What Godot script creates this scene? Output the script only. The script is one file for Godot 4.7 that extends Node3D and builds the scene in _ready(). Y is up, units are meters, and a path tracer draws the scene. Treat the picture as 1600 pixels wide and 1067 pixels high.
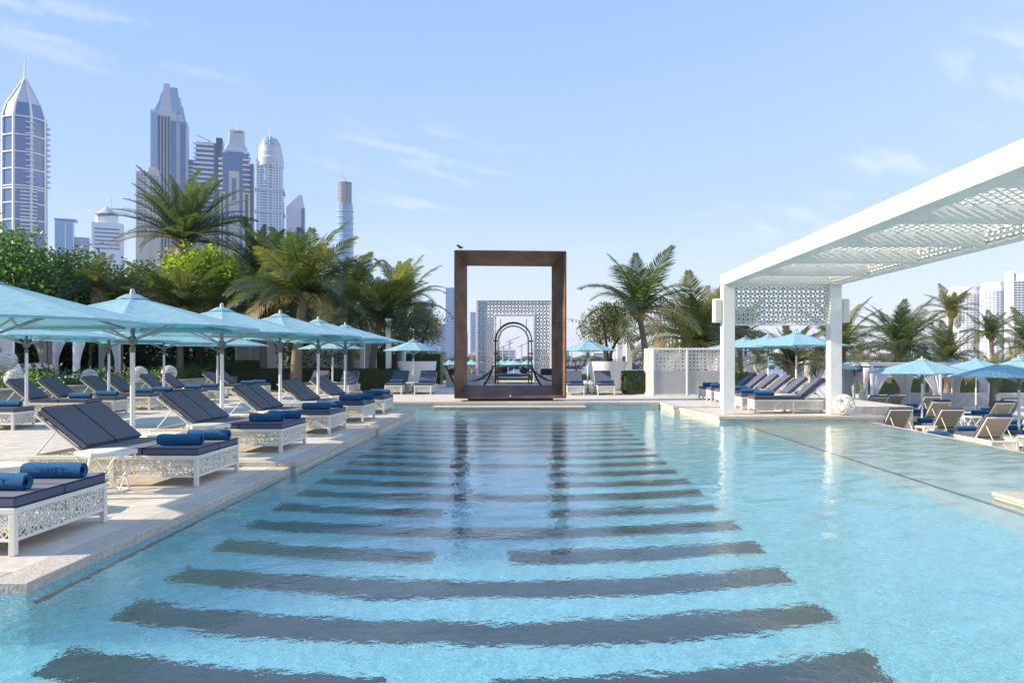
extends Node3D
# A beach-club pool: y up, metres, the camera looks along -z, the near left terrace lies at y = 0.

const F := 1200.0      # focal length in photograph pixels
const CX := 835.0      # vanishing point of the pool's long edges
const HY := 562.0      # horizon
const EYE := 1.6
const WATER := -0.08
const LOW := -0.9      # sunken lounge on the right

var rng := RandomNumberGenerator.new()
var M := {}
var taken := {}


class MB:
	var v := PackedVector3Array()
	var n := PackedVector3Array()
	var u := PackedVector2Array()
	var has_uv := false

	func tri(a: Vector3, b: Vector3, c: Vector3) -> void:
		var k := (a - c).cross(a - b).normalized()
		v.append(a); v.append(b); v.append(c)
		n.append(k); n.append(k); n.append(k)

	func stri(a: Vector3, b: Vector3, c: Vector3, na: Vector3, nb: Vector3, nc: Vector3) -> void:
		if (a - c).cross(a - b).dot(na + nb + nc) < 0.0:
			v.append(a); v.append(c); v.append(b)
			n.append(na); n.append(nc); n.append(nb)
		else:
			v.append(a); v.append(b); v.append(c)
			n.append(na); n.append(nb); n.append(nc)

	func quad(a: Vector3, b: Vector3, c: Vector3, d: Vector3) -> void:
		tri(a, b, c)
		tri(a, c, d)

	# a quad turned so that it faces away from ctr
	func out(a: Vector3, b: Vector3, c: Vector3, d: Vector3, ctr: Vector3) -> void:
		var k := (a - c).cross(a - b)
		if k.length_squared() < 1e-16:
			k = (a - d).cross(a - c)
		if k.dot((a + b + c + d) * 0.25 - ctr) < 0.0:
			quad(d, c, b, a)
		else:
			quad(a, b, c, d)

	func squad(a: Vector3, b: Vector3, c: Vector3, d: Vector3, na: Vector3, nb: Vector3, nc: Vector3, nd: Vector3) -> void:
		stri(a, b, c, na, nb, nc)
		stri(a, c, d, na, nc, nd)

	func box(c: Vector3, s: Vector3, b := Basis.IDENTITY) -> void:
		var h := s * 0.5
		var p: Array[Vector3] = []
		for i in 8:
			p.append(c + b * Vector3(h.x if i & 1 else -h.x, h.y if i & 2 else -h.y, h.z if i & 4 else -h.z))
		out(p[0], p[1], p[3], p[2], c)
		out(p[4], p[5], p[7], p[6], c)
		out(p[0], p[1], p[5], p[4], c)
		out(p[2], p[3], p[7], p[6], c)
		out(p[0], p[2], p[6], p[4], c)
		out(p[1], p[3], p[7], p[5], c)

	# a box with chamfered edges
	func cbox(c: Vector3, s: Vector3, ch: float, b := Basis.IDENTITY) -> void:
		var h := s * 0.5
		ch = minf(ch, 0.45 * minf(s.x, minf(s.y, s.z)))
		var px: Array[Vector3] = []
		var py: Array[Vector3] = []
		var pz: Array[Vector3] = []
		for i in 8:
			var g := Vector3(1.0 if i & 1 else -1.0, 1.0 if i & 2 else -1.0, 1.0 if i & 4 else -1.0)
			px.append(c + b * (g * Vector3(h.x, h.y - ch, h.z - ch)))
			py.append(c + b * (g * Vector3(h.x - ch, h.y, h.z - ch)))
			pz.append(c + b * (g * Vector3(h.x - ch, h.y - ch, h.z)))
		out(px[0], px[2], px[6], px[4], c); out(px[1], px[3], px[7], px[5], c)
		out(py[0], py[1], py[5], py[4], c); out(py[2], py[3], py[7], py[6], c)
		out(pz[0], pz[1], pz[3], pz[2], c); out(pz[4], pz[5], pz[7], pz[6], c)
		for i in [0, 1, 4, 5]:
			pass
		for a in [[0, 4], [1, 5], [2, 6], [3, 7]]:
			out(px[a[0]], px[a[1]], py[a[1]], py[a[0]], c)
		for a in [[0, 2], [1, 3], [4, 6], [5, 7]]:
			out(px[a[0]], px[a[1]], pz[a[1]], pz[a[0]], c)
		for a in [[0, 1], [2, 3], [4, 5], [6, 7]]:
			out(py[a[0]], py[a[1]], pz[a[1]], pz[a[0]], c)
		for i in 8:
			var k := (px[i] - pz[i]).cross(px[i] - py[i])
			if k.dot(px[i] - c) < 0.0:
				tri(px[i], pz[i], py[i])
			else:
				tri(px[i], py[i], pz[i])

	# a straight bar from a to b, w wide across nrm and t thick along nrm
	func bar(a: Vector3, b: Vector3, w: float, t: float, nrm: Vector3) -> void:
		var x := (b - a)
		var l := x.length()
		if l < 1e-5:
			return
		x /= l
		var y := nrm.cross(x).normalized()
		box((a + b) * 0.5, Vector3(l, w, t), Basis(x, y, x.cross(y)))

	func tube(pts: Array, rad: Variant, sides := 6, cap := true) -> void:
		var rings := []
		var norms := []
		var up := Vector3.UP
		var last := Vector3.ZERO
		for i in pts.size():
			var t: Vector3 = (pts[mini(i + 1, pts.size() - 1)] - pts[maxi(i - 1, 0)]).normalized()
			if i == 0:
				up = Vector3.RIGHT if absf(t.y) > 0.9 else Vector3.UP
				last = t.cross(up).normalized()
			var side: Vector3 = (last - t * last.dot(t)).normalized()
			last = side
			var other := t.cross(side)
			var r: float = rad[i] if rad is Array else rad
			var ring := PackedVector3Array()
			var nn := PackedVector3Array()
			for k in sides:
				var a := TAU * k / sides
				var d := side * cos(a) + other * sin(a)
				ring.append(pts[i] + d * r)
				nn.append(d)
			rings.append(ring)
			norms.append(nn)
		for i in pts.size() - 1:
			for k in sides:
				var m := (k + 1) % sides
				squad(rings[i][k], rings[i][m], rings[i + 1][m], rings[i + 1][k], norms[i][k], norms[i][m], norms[i + 1][m], norms[i + 1][k])
		if cap:
			for e in [0, pts.size() - 1]:
				var other_pt: Vector3 = pts[1] if e == 0 else pts[e - 1]
				var nrm: Vector3 = (pts[e] - other_pt).normalized()
				for k in sides:
					stri(pts[e], rings[e][k], rings[e][(k + 1) % sides], nrm, nrm, nrm)

	# profile: Vector2(radius, height), turned about y at `at`
	func lathe(profile: Array, sides: int, at := Vector3.ZERO, b := Basis.IDENTITY) -> void:
		for i in profile.size() - 1:
			var p: Vector2 = profile[i]
			var q: Vector2 = profile[i + 1]
			var d := q - p
			var nr := Vector2(d.y, -d.x).normalized()
			for k in sides:
				var a0 := TAU * k / sides
				var a1 := TAU * (k + 1) / sides
				var c0 := Vector3(cos(a0), 0, sin(a0))
				var c1 := Vector3(cos(a1), 0, sin(a1))
				var n0 := b * (c0 * nr.x + Vector3.UP * nr.y)
				var n1 := b * (c1 * nr.x + Vector3.UP * nr.y)
				squad(at + b * (c0 * p.x + Vector3.UP * p.y), at + b * (c1 * p.x + Vector3.UP * p.y), at + b * (c1 * q.x + Vector3.UP * q.y), at + b * (c0 * q.x + Vector3.UP * q.y), n0, n1, n1, n0)

	# a vertical prism over the polygon (x, z), closed at both ends
	func prism(poly: Array, y0: float, y1: float, top_poly: Array = []) -> void:
		if top_poly.is_empty():
			top_poly = poly
		var ctr := Vector3.ZERO
		for p in poly:
			ctr += Vector3(p.x, (y0 + y1) * 0.5, p.y) / poly.size()
		var k := poly.size()
		for i in k:
			var j := (i + 1) % k
			out(Vector3(poly[i].x, y0, poly[i].y), Vector3(poly[j].x, y0, poly[j].y), Vector3(top_poly[j].x, y1, top_poly[j].y), Vector3(top_poly[i].x, y1, top_poly[i].y), ctr)
		var flat := PackedVector2Array()
		for p in poly:
			flat.append(p)
		var idx := Geometry2D.triangulate_polygon(flat)
		for i in range(0, idx.size(), 3):
			for lv in 2:
				var src: Array = poly if lv == 0 else top_poly
				var y := y0 if lv == 0 else y1
				var a := Vector3(src[idx[i]].x, y, src[idx[i]].y)
				var bb := Vector3(src[idx[i + 1]].x, y, src[idx[i + 1]].y)
				var c := Vector3(src[idx[i + 2]].x, y, src[idx[i + 2]].y)
				var nn := Vector3.DOWN if lv == 0 else Vector3.UP
				stri(a, bb, c, nn, nn, nn)

	func mesh() -> ArrayMesh:
		var a := []
		a.resize(Mesh.ARRAY_MAX)
		a[Mesh.ARRAY_VERTEX] = v
		a[Mesh.ARRAY_NORMAL] = n
		if has_uv:
			a[Mesh.ARRAY_TEX_UV] = u
		var m := ArrayMesh.new()
		m.add_surface_from_arrays(Mesh.PRIMITIVE_TRIANGLES, a)
		return m


# ---------------------------------------------------------------- naming
func numbered(called: String) -> String:
	taken[called] = taken.get(called, -1) + 1
	return called if taken[called] == 0 else "%s_%03d" % [called, taken[called]]


func tag(o: Node, label: String, category: String, group := "", kind := "") -> void:
	if label: o.set_meta("label", label)
	if category: o.set_meta("category", category)
	if group: o.set_meta("group", group)
	if kind: o.set_meta("kind", kind)


func thing(called: String, label: String, category: String, at := Vector3.ZERO, turn := 0.0, group := "") -> Node3D:
	var o := Node3D.new()
	o.name = numbered(called)
	add_child(o)
	o.position = at
	o.rotation.y = turn
	tag(o, label, category, group)
	return o


func put(mesh: Mesh, called: String, mat: Material, parent: Node3D, xf := Transform3D.IDENTITY) -> MeshInstance3D:
	var o := MeshInstance3D.new()
	o.name = called if parent != self else numbered(called)
	o.mesh = mesh
	o.material_override = mat
	o.transform = xf
	parent.add_child(o, true)
	return o


func part(mb: MB, called: String, mat: Material, parent: Node3D) -> MeshInstance3D:
	return put(mb.mesh(), called, mat, parent)


func setting(mb: MB, called: String, mat: Material) -> MeshInstance3D:
	var o := put(mb.mesh(), called, mat, self)
	o.set_meta("kind", "structure")
	return o


func dup(root: Node3D, at: Vector3, turn: float, label := "", group := "") -> Node3D:
	var base := String(root.name)
	if base.length() > 4 and base[base.length() - 4] == "_" and base.right(3).is_valid_int():
		base = base.left(base.length() - 4)
	var r: Node3D = root.duplicate()
	r.name = numbered(base)
	add_child(r)
	r.position = at
	r.rotation = Vector3(0, turn, 0)
	if label: r.set_meta("label", label)
	if group: r.set_meta("group", group)
	return r


# ---------------------------------------------------------------- photograph to place
func ground(px: float, py: float, h: float) -> Vector3:
	var d := (EYE - h) * F / (py - HY)
	return Vector3((px - CX) / F * d, h, -d)


func at(px: float, py: float, d: float) -> Vector3:
	return Vector3((px - CX) / F * d, EYE - (py - HY) * d / F, -d)


# ---------------------------------------------------------------- materials
func lin(r: float, g: float, b: float, a := 1.0) -> Color:
	var c := Color(r, g, b).linear_to_srgb()
	c.a = a
	return c


func mat(called: String, c: Color, rough := 0.7, metal := 0.0) -> StandardMaterial3D:
	var m := StandardMaterial3D.new()
	m.resource_name = called
	m.albedo_color = c
	m.roughness = rough
	m.metallic = metal
	M[called] = m
	return m


func noise_tex(freq: float, size: int, dark: Color, light: Color, octaves := 5, seed_ := 1, normal := false, bump := 4.0, kind := FastNoiseLite.TYPE_SIMPLEX_SMOOTH) -> NoiseTexture2D:
	var f := FastNoiseLite.new()
	f.noise_type = kind
	f.seed = seed_
	f.frequency = freq
	f.fractal_octaves = octaves
	var t := NoiseTexture2D.new()
	t.width = size
	t.height = size
	t.seamless = true
	t.noise = f
	if normal:
		t.as_normal_map = true
		t.bump_strength = bump
	else:
		var g := Gradient.new()
		g.set_color(0, dark)
		g.set_color(1, light)
		t.color_ramp = g
	return t


# grain: a colour texture of mottling round white that multiplies the base colour; per_metre is how often it repeats
func grain(m: StandardMaterial3D, low: float, per_metre: float, freq := 0.02, seed_ := 1, normal := 0.0, octaves := 5) -> void:
	m.albedo_texture = noise_tex(freq, 512, Color(low, low, low * 0.99), Color(1, 1, 1), octaves, seed_)
	m.uv1_triplanar = true
	m.uv1_world_triplanar = true
	m.uv1_scale = Vector3.ONE * per_metre
	if normal > 0.0:
		m.normal_enabled = true
		m.normal_texture = noise_tex(freq * 2.0, 512, Color.BLACK, Color.WHITE, octaves, seed_ + 7, true, normal)


func materials() -> void:
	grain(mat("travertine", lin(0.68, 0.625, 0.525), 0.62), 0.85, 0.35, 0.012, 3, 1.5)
	grain(mat("coping", lin(0.58, 0.53, 0.44), 0.6), 0.82, 0.9, 0.03, 5, 2.0)
	grain(mat("coping_light", lin(0.63, 0.575, 0.48), 0.6), 0.84, 0.8, 0.03, 9, 2.0)
	grain(mat("sand", lin(0.50, 0.43, 0.33), 0.9), 0.75, 0.3, 0.02, 4)
	grain(mat("garden_soil", lin(0.07, 0.06, 0.035), 0.95), 0.6, 0.4, 0.03, 6)
	grain(mat("wall_render", lin(0.52, 0.50, 0.47), 0.85), 0.85, 0.4, 0.012, 8)
	grain(mat("white_paint", lin(0.84, 0.84, 0.81), 0.45), 0.95, 0.3, 0.01, 2)
	grain(mat("aluminium_white", lin(0.84, 0.85, 0.82), 0.38), 0.96, 0.5, 0.01, 12)
	mat("white_lattice", lin(0.72, 0.69, 0.60), 0.5)
	mat("table_white", lin(0.74, 0.72, 0.66), 0.4)
	grain(mat("navy_fabric", lin(0.11, 0.122, 0.19), 0.9), 0.72, 3.0, 0.15, 21, 1.5)
	M.navy_fabric.rim_enabled = true
	M.navy_fabric.rim = 0.6
	M.navy_fabric.rim_tint = 0.4
	mat("navy_piping", lin(0.012, 0.014, 0.03), 0.8)
	grain(mat("sling", lin(0.42, 0.37, 0.29), 0.8), 0.85, 4.0, 0.2, 23)
	grain(mat("towel", lin(0.020, 0.19, 0.44), 1.0), 0.6, 5.0, 0.12, 31, 7.0)
	M.towel.rim_enabled = true
	M.towel.rim = 0.5
	mat("towel_letter", lin(0.012, 0.12, 0.30), 1.0)
	var c := mat("canopy", lin(0.33, 0.58, 0.66), 0.85)
	grain(c, 0.88, 0.8, 0.012, 41, 1.2, 3)
	c.backlight_enabled = true
	c.backlight = lin(0.22, 0.5, 0.52)
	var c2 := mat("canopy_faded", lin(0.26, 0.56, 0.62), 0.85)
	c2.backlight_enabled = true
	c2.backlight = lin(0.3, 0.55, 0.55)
	mat("pole_white", lin(0.72, 0.72, 0.72), 0.35)
	mat("pole_grey", lin(0.16, 0.165, 0.165), 0.4, 0.3)
	mat("rib_grey", lin(0.36, 0.37, 0.37), 0.45, 0.2)
	mat("dark_steel", lin(0.025, 0.024, 0.024), 0.5, 0.4)
	mat("bronze", lin(0.055, 0.036, 0.026), 0.45, 0.5)
	var ct := mat("corten", lin(0.23, 0.122, 0.08), 0.6, 0.1)
	grain(ct, 0.6, 0.25, 0.012, 51, 0.6)
	mat("corten_seam", lin(0.03, 0.018, 0.013), 0.7)
	var cur := mat("curtain", lin(0.70, 0.69, 0.70), 0.9)
	cur.backlight_enabled = true
	cur.backlight = lin(0.45, 0.45, 0.46)
	mat("stripe_dark", lin(0.10, 0.10, 0.13), 0.9)
	mat("cushion_white", lin(0.68, 0.67, 0.66), 0.9)
	mat("cushion_dark", lin(0.02, 0.022, 0.035), 0.9)
	mat("cord", lin(0.02, 0.02, 0.02), 0.8)
	mat("bulb", lin(0.5, 0.48, 0.4), 0.2)
	mat("bird", lin(0.02, 0.02, 0.022), 0.7)
	# pool
	var fl := mat("pool_mosaic", lin(0.54, 0.90, 0.99), 0.5)
	fl.albedo_texture = mosaic(0.66, 7)
	fl.uv1_triplanar = true
	fl.uv1_world_triplanar = true
	fl.uv1_scale = Vector3.ONE * 0.36
	var bd := mat("band_mosaic", lin(0.036, 0.044, 0.038), 0.5)
	bd.albedo_texture = mosaic(0.2, 9)
	bd.uv1_triplanar = true
	bd.uv1_world_triplanar = true
	bd.uv1_scale = Vector3.ONE * 0.36
	var w := mat("pool_water", lin(0.62, 0.94, 1.0, 0.045), 0.012)
	w.transparency = BaseMaterial3D.TRANSPARENCY_ALPHA
	w.refraction_enabled = true
	w.refraction_scale = 0.033
	w.normal_enabled = true
	w.normal_texture = noise_tex(0.012, 1024, Color.BLACK, Color.WHITE, 4, 77, true, 5.0)
	w.normal_scale = 0.36
	w.uv1_triplanar = true
	w.uv1_world_triplanar = true
	w.uv1_scale = Vector3.ONE * 0.62
	var s := mat("sea", lin(0.10, 0.17, 0.26), 0.25)
	s.normal_enabled = true
	s.normal_texture = noise_tex(0.02, 512, Color.BLACK, Color.WHITE, 4, 78, true, 6.0)
	s.uv1_triplanar = true
	s.uv1_world_triplanar = true
	s.uv1_scale = Vector3.ONE * 0.06
	# plants
	for p in [["leaf_deep", 0.020, 0.042, 0.010], ["leaf_mid", 0.036, 0.080, 0.014], ["leaf_bright", 0.125, 0.165, 0.014], ["hedge_leaf", 0.022, 0.050, 0.010], ["olive_leaf", 0.075, 0.085, 0.042], ["frond_green", 0.036, 0.054, 0.017], ["frond_blue", 0.036, 0.052, 0.026], ["frond_yellow", 0.082, 0.086, 0.024], ["frond_dry", 0.22, 0.165, 0.095], ["shrub_leaf", 0.042, 0.075, 0.018]]:
		var lf := mat(p[0], lin(p[1], p[2], p[3]), 0.5)
		lf.backlight_enabled = true
		lf.backlight = lin(p[1] * 3.0, p[2] * 3.2, p[3] * 1.6)
	grain(mat("palm_bark", lin(0.34, 0.285, 0.22), 0.9), 0.6, 0.9, 0.05, 61, 4.0)
	grain(mat("bark", lin(0.10, 0.08, 0.06), 0.95), 0.5, 1.0, 0.05, 62, 4.0)
	# far city
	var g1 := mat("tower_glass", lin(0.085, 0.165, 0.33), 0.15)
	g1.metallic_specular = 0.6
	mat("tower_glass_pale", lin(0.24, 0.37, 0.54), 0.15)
	mat("tower_white", lin(0.72, 0.72, 0.72), 0.7)
	mat("tower_grey", lin(0.46, 0.49, 0.54), 0.5)
	mat("tower_beige", lin(0.58, 0.52, 0.43), 0.8)
	mat("tower_dark", lin(0.06, 0.08, 0.12), 0.4)
	mat("concrete", lin(0.36, 0.36, 0.39), 0.9)
	mat("far_green", lin(0.05, 0.075, 0.035), 0.9)
	mat("rock", lin(0.15, 0.15, 0.15), 0.9)


# small mosaic tesserae, each of its own tone (about 16 mm), drawn 2 m a side
func mosaic(low: float, seed_: int) -> ImageTexture:
	var side := 128
	var r := RandomNumberGenerator.new()
	r.seed = seed_
	var im := Image.create(1024, 1024, false, Image.FORMAT_RGB8)
	for y in side:
		for x in side:
			var k := lerpf(low, 1.0, r.randf())
			im.fill_rect(Rect2i(x * 8, y * 8, 8, 8), Color(k * lerpf(0.9, 1.0, r.randf()), k, k))
			im.fill_rect(Rect2i(x * 8, y * 8, 8, 1), Color(0.8, 0.82, 0.82))
			im.fill_rect(Rect2i(x * 8, y * 8, 1, 8), Color(0.8, 0.82, 0.82))
	im.generate_mipmaps()
	return ImageTexture.create_from_image(im)


# ---------------------------------------------------------------- sky
func smooth(a: float, b: float, x: float) -> float:
	return smoothstep(a, b, x)


func sky_panorama() -> ImageTexture:
	var w := 2048
	var h := 1024
	var stops := [[0.0, 0.565, 0.55, 0.50], [0.04, 0.515, 0.535, 0.55], [0.10, 0.40, 0.49, 0.585], [0.20, 0.275, 0.395, 0.60], [0.42, 0.185, 0.305, 0.59], [1.0, 0.125, 0.24, 0.56]]
	var to_sun := Vector3(-0.88, 0.46, 0.11).normalized()
	var big := FastNoiseLite.new()
	big.seed = 7
	big.frequency = 1.6
	big.fractal_octaves = 2
	var fine := FastNoiseLite.new()
	fine.seed = 5
	fine.frequency = 3.2
	fine.fractal_octaves = 6
	fine.domain_warp_enabled = true
	fine.domain_warp_amplitude = 0.35
	fine.domain_warp_frequency = 1.5
	var data := PackedFloat32Array()
	data.resize(w * h * 3)
	for j in h:
		var el := PI * (0.5 - (j + 0.5) / h)
		var y := sin(el)
		var c := Vector3(0.5, 0.48, 0.45)
		if y >= 0.0:
			for i in stops.size() - 1:
				if y >= stops[i][0] and y <= stops[i + 1][0]:
					var t: float = (y - stops[i][0]) / (stops[i + 1][0] - stops[i][0])
					c = Vector3(stops[i][1], stops[i][2], stops[i][3]).lerp(Vector3(stops[i + 1][1], stops[i + 1][2], stops[i + 1][3]), t)
		var ce := cos(el)
		for i in w:
			var k := (j * w + i) * 3
			var p := c
			if y > 0.0:
				var az := TAU * ((i + 0.5) / w - 0.5)
				# where the sight line meets a cloud sheet
				var q := Vector2(sin(az), cos(az)) * ce / (y + 0.12)
				var off := rad_to_deg(acos(clampf(Vector3(sin(az) * ce, y, -cos(az) * ce).dot(to_sun), -1.0, 1.0)))
				p = c + Vector3(1.0, 0.95, 0.86) * (1.3 * exp(-off / 13.0) + 0.07 * exp(-off / 50.0))
				var cover := smoothstep(0.14, 0.62, big.get_noise_2d(q.x * 0.55 + 3.1, q.y * 0.55))
				if cover > 0.0:
					var wisps := fine.get_noise_2d(q.x * 0.5 + q.y * 0.35, q.y * 1.5 - q.x * 1.1)
					var a := cover * smoothstep(-0.05, 0.55, wisps) * 0.30 * smoothstep(0.0, 0.12, y)
					p = p.lerp(Vector3(0.62, 0.63, 0.65) + (p - c), a)
			data[k] = p.x
			data[k + 1] = p.y
			data[k + 2] = p.z
	var im := Image.create_from_data(w, h, false, Image.FORMAT_RGBF, data.to_byte_array())
	return ImageTexture.create_from_image(im)


func camera_and_light() -> void:
	var cam := Camera3D.new()
	cam.name = "camera"
	add_child(cam)
	cam.position = Vector3(0, EYE, 0)
	var near := 0.1
	# the lens is shifted so that uprights stay upright: the middle of the picture lies left of and above the vanishing point
	cam.set_frustum(1067.0 / F * near, Vector2((800.0 - CX) / F * near, (HY - 533.5) / F * near), near, 9000.0)
	cam.current = true
	var env := Environment.new()
	env.background_mode = Environment.BG_SKY
	var sm := PanoramaSkyMaterial.new()
	sm.panorama = sky_panorama()
	var sky := Sky.new()
	sky.sky_material = sm
	env.sky = sky
	env.tonemap_mode = Environment.TONE_MAPPER_LINEAR
	env.tonemap_exposure = 1.8
	env.sdfgi_enabled = true
	env.ssao_enabled = true
	env.ssil_enabled = true
	env.fog_enabled = true
	env.fog_density = 0.0001
	env.fog_light_color = Color(0.86, 0.91, 1.0)
	var we := WorldEnvironment.new()
	we.name = "environment"
	we.environment = env
	add_child(we)
	var sun := DirectionalLight3D.new()
	sun.name = "sun"
	sun.light_color = Color(1.0, 0.93, 0.82)
	sun.light_energy = 1.6
	sun.light_angular_distance = 0.55
	sun.shadow_enabled = true
	add_child(sun)
	sun.look_at_from_position(Vector3.ZERO, Vector3(0.88, -0.46, -0.11), Vector3.UP)


# ---------------------------------------------------------------- pool and terraces
func rim_x(d: float) -> float:
	return 8.5 + 0.5 * clampf((d - 4.0) / 16.6, 0.0, 1.0)


# rectangle block from (x0, z near d0) to (x1, far d1), top at y1
func slab(mb: MB, x0: float, x1: float, d0: float, d1: float, y0: float, y1: float, ch := 0.0) -> void:
	var c := Vector3((x0 + x1) * 0.5, (y0 + y1) * 0.5, -(d0 + d1) * 0.5)
	var s := Vector3(absf(x1 - x0), absf(y1 - y0), absf(d1 - d0))
	if ch > 0.0:
		mb.cbox(c, s, ch)
	else:
		mb.box(c, s)


# coping stones along an edge: from a to b at the top height y, w wide to the `inner` side
func coping(parent: Node3D, a: Vector2, b: Vector2, y: float, w: float, inner: Vector2, len_: float) -> void:
	var along := b - a
	var total := along.length()
	var k := maxi(1, roundi(total / len_))
	var dir := along / total
	var step := total / k
	var mb := MB.new()
	mb.cbox(Vector3.ZERO, Vector3(step - 0.006, 0.085, w), 0.006)
	var mesh := mb.mesh()
	for i in k:
		var p := a + dir * (i + 0.5) * step + inner * w * 0.5
		var bs := Basis(Vector3(dir.x, 0, -dir.y), Vector3.UP, Vector3(dir.x, 0, -dir.y).cross(Vector3.UP))
		put(mesh, "coping_stone", M.coping if (i * 7 + k) % 3 else M.coping_light, parent, Transform3D(bs, Vector3(p.x, y - 0.0425, -p.y)))


func build_pool() -> void:
	var floor_y := WATER - 1.2
	# left terraces: T1, T2, T3, each a small step up
	var levels := [[-0.5, -3.64, 5.5, 11.48, 0.0], [0.0, -3.55, 11.48, 17.3, 0.07], [0.0, -3.48, 17.3, 22.5, 0.12]]
	for i in 3:
		var t: Array = levels[i]
		var mb := MB.new()
		slab(mb, -40.0, t[1] - 0.30, t[2] + 0.30, t[3] + (0.3 if i < 2 else 0.0), -1.4, t[4] - 0.002)
		slab(mb, t[1] - 0.30, t[1] - 0.03, t[2] + 0.03, t[3], -1.4, t[4] - 0.088)
		slab(mb, -40.0, t[1] - 0.30, t[2] + 0.03, t[2] + 0.30, -1.4, t[4] - 0.088)
		var deck := setting(mb, "terrace", M.travertine)
		coping(deck, Vector2(t[1], t[2]), Vector2(t[1], t[3]), t[4], 0.30, Vector2(-1, 0), 1.45)
		coping(deck, Vector2(-13.0 if i == 0 else -14.0, t[2]), Vector2(t[1] - 0.303, t[2]), t[4], 0.30, Vector2(0, 1), 1.45)
	# terrace behind, left of the pool's far bay, and the far terrace behind the frame
	var far := MB.new()
	slab(far, -40.0, -6.5, 22.5, 27.2, -1.4, 0.118)
	slab(far, -40.0, 12.0, 27.2, 60.0, -1.4, 0.118)
	slab(far, -6.5, 4.37, 26.93, 27.2, -1.4, 0.03)
	slab(far, 4.70, 12.0, 24.3, 27.2, -1.4, 0.118)
	slab(far, 4.43, 4.70, 24.31, 27.2, -1.4, 0.034)
	var fd := setting(far, "far_terrace", M.travertine)
	coping(fd, Vector2(-6.5, 26.9), Vector2(4.40, 26.9), 0.12, 0.30, Vector2(0, 1), 1.45)
	coping(fd, Vector2(4.40, 24.3), Vector2(4.40, 26.89), 0.12, 0.30, Vector2(1, 0), 1.45)
	# right platform under the pergola
	var rp := MB.new()
	slab(rp, 5.25, 9.4, 20.95, 24.3, -1.4, 0.078)
	rp.prism([Vector2(4.98, -20.95), Vector2(5.25, -20.95), Vector2(5.25, -24.3), Vector2(4.62, -24.3)], -1.4, 0.078)
	slab(rp, 4.98, 9.4, 20.63, 20.95, -1.4, -0.01)
	var pl := setting(rp, "pergola_platform", M.travertine)
	coping(pl, Vector2(4.95, 20.6), Vector2(9.43, 20.6), 0.082, 0.33, Vector2(0, 1), 1.4)
	coping(pl, Vector2(4.95, 20.94), Vector2(4.58, 24.3), 0.083, 0.30, Vector2(0.99, 0.1), 1.2)
	# sunken lounge on the right, behind the pool's overflow edge
	var lo := MB.new()
	slab(lo, 8.6, 60.0, -6.0, 75.0, -1.5, LOW)
	setting(lo, "sunken_lounge_floor", M.travertine)
	# floor and walls of the pool
	var fl := MB.new()
	slab(fl, -14.0, 9.5, -4.0, 28.0, floor_y - 0.2, floor_y)
	var pf := setting(fl, "pool_floor", M.pool_mosaic)
	# dark mosaic bands: shallow arcs, some broken in the middle
	for k in range(-1, 18):
		var d0 := 6.03 + 0.945 * (k - 1)
		var cuts := [[-3.36, 2.40]]
		if k in [0, 3]:
			cuts = [[-3.36, -1.02], [-0.28, 2.40]]
		elif k in [5, 7, 8, 10]:
			cuts = [[-3.36, -1.15], [0.2, 2.40]]
		for cut in cuts:
			var mb := MB.new()
			var seg := 14
			for i in seg:
				var xa := lerpf(cut[0], cut[1], float(i) / seg)
				var xb := lerpf(cut[0], cut[1], float(i + 1) / seg)
				var sa := 0.36 * (1.0 - pow((xa + 0.48) / 2.88, 2.0))
				var sb := 0.36 * (1.0 - pow((xb + 0.48) / 2.88, 2.0))
				var y := floor_y + 0.005
				mb.out(Vector3(xa, y, -(d0 - sa)), Vector3(xb, y, -(d0 - sb)), Vector3(xb, y, -(d0 - sb + 0.47)), Vector3(xa, y, -(d0 - sa + 0.47)), Vector3(0, -9, -8))
			part(mb, "mosaic_band", M.band_mosaic, pf)
	var walls := MB.new()
	slab(walls, -3.70, -3.655, 5.54, 11.5, floor_y, WATER - 0.004)
	slab(walls, -3.60, -3.563, 11.5, 17.32, floor_y, WATER - 0.004)
	slab(walls, -3.53, -3.493, 17.32, 22.49, floor_y, WATER - 0.004)
	slab(walls, -14.0, -3.655, 5.52, 5.54, floor_y, WATER - 0.004)
	slab(walls, -6.5, 4.38, 26.905, 26.93, floor_y, WATER - 0.004)
	slab(walls, 4.42, 4.46, 24.3, 26.9, floor_y, WATER - 0.004)
	slab(walls, 4.97, 9.1, 20.61, 20.63, floor_y, WATER - 0.004)
	setting(walls, "pool_wall", M.pool_mosaic)
	var line := MB.new()
	slab(line, -3.652, -3.645, 5.6, 11.4, WATER - 0.40, WATER - 0.30)
	slab(line, -3.56, -3.553, 11.6, 17.2, WATER - 0.40, WATER - 0.30)
	setting(line, "pool_tile_line", M.band_mosaic)
	# shallow shelf along the right side with its dark edge
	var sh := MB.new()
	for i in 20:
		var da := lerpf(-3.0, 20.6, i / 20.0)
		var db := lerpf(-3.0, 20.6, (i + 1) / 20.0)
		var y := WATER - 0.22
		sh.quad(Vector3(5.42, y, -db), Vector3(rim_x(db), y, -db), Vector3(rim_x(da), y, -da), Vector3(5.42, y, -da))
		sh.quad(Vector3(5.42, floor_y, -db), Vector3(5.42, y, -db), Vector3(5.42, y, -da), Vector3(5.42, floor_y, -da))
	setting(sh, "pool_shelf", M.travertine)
	var se := MB.new()
	slab(se, 5.40, 5.47, -3.0, 20.6, WATER - 0.26, WATER - 0.212)
	setting(se, "pool_shelf_edge", M.band_mosaic)
	# overflow edge
	var rim := MB.new()
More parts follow.
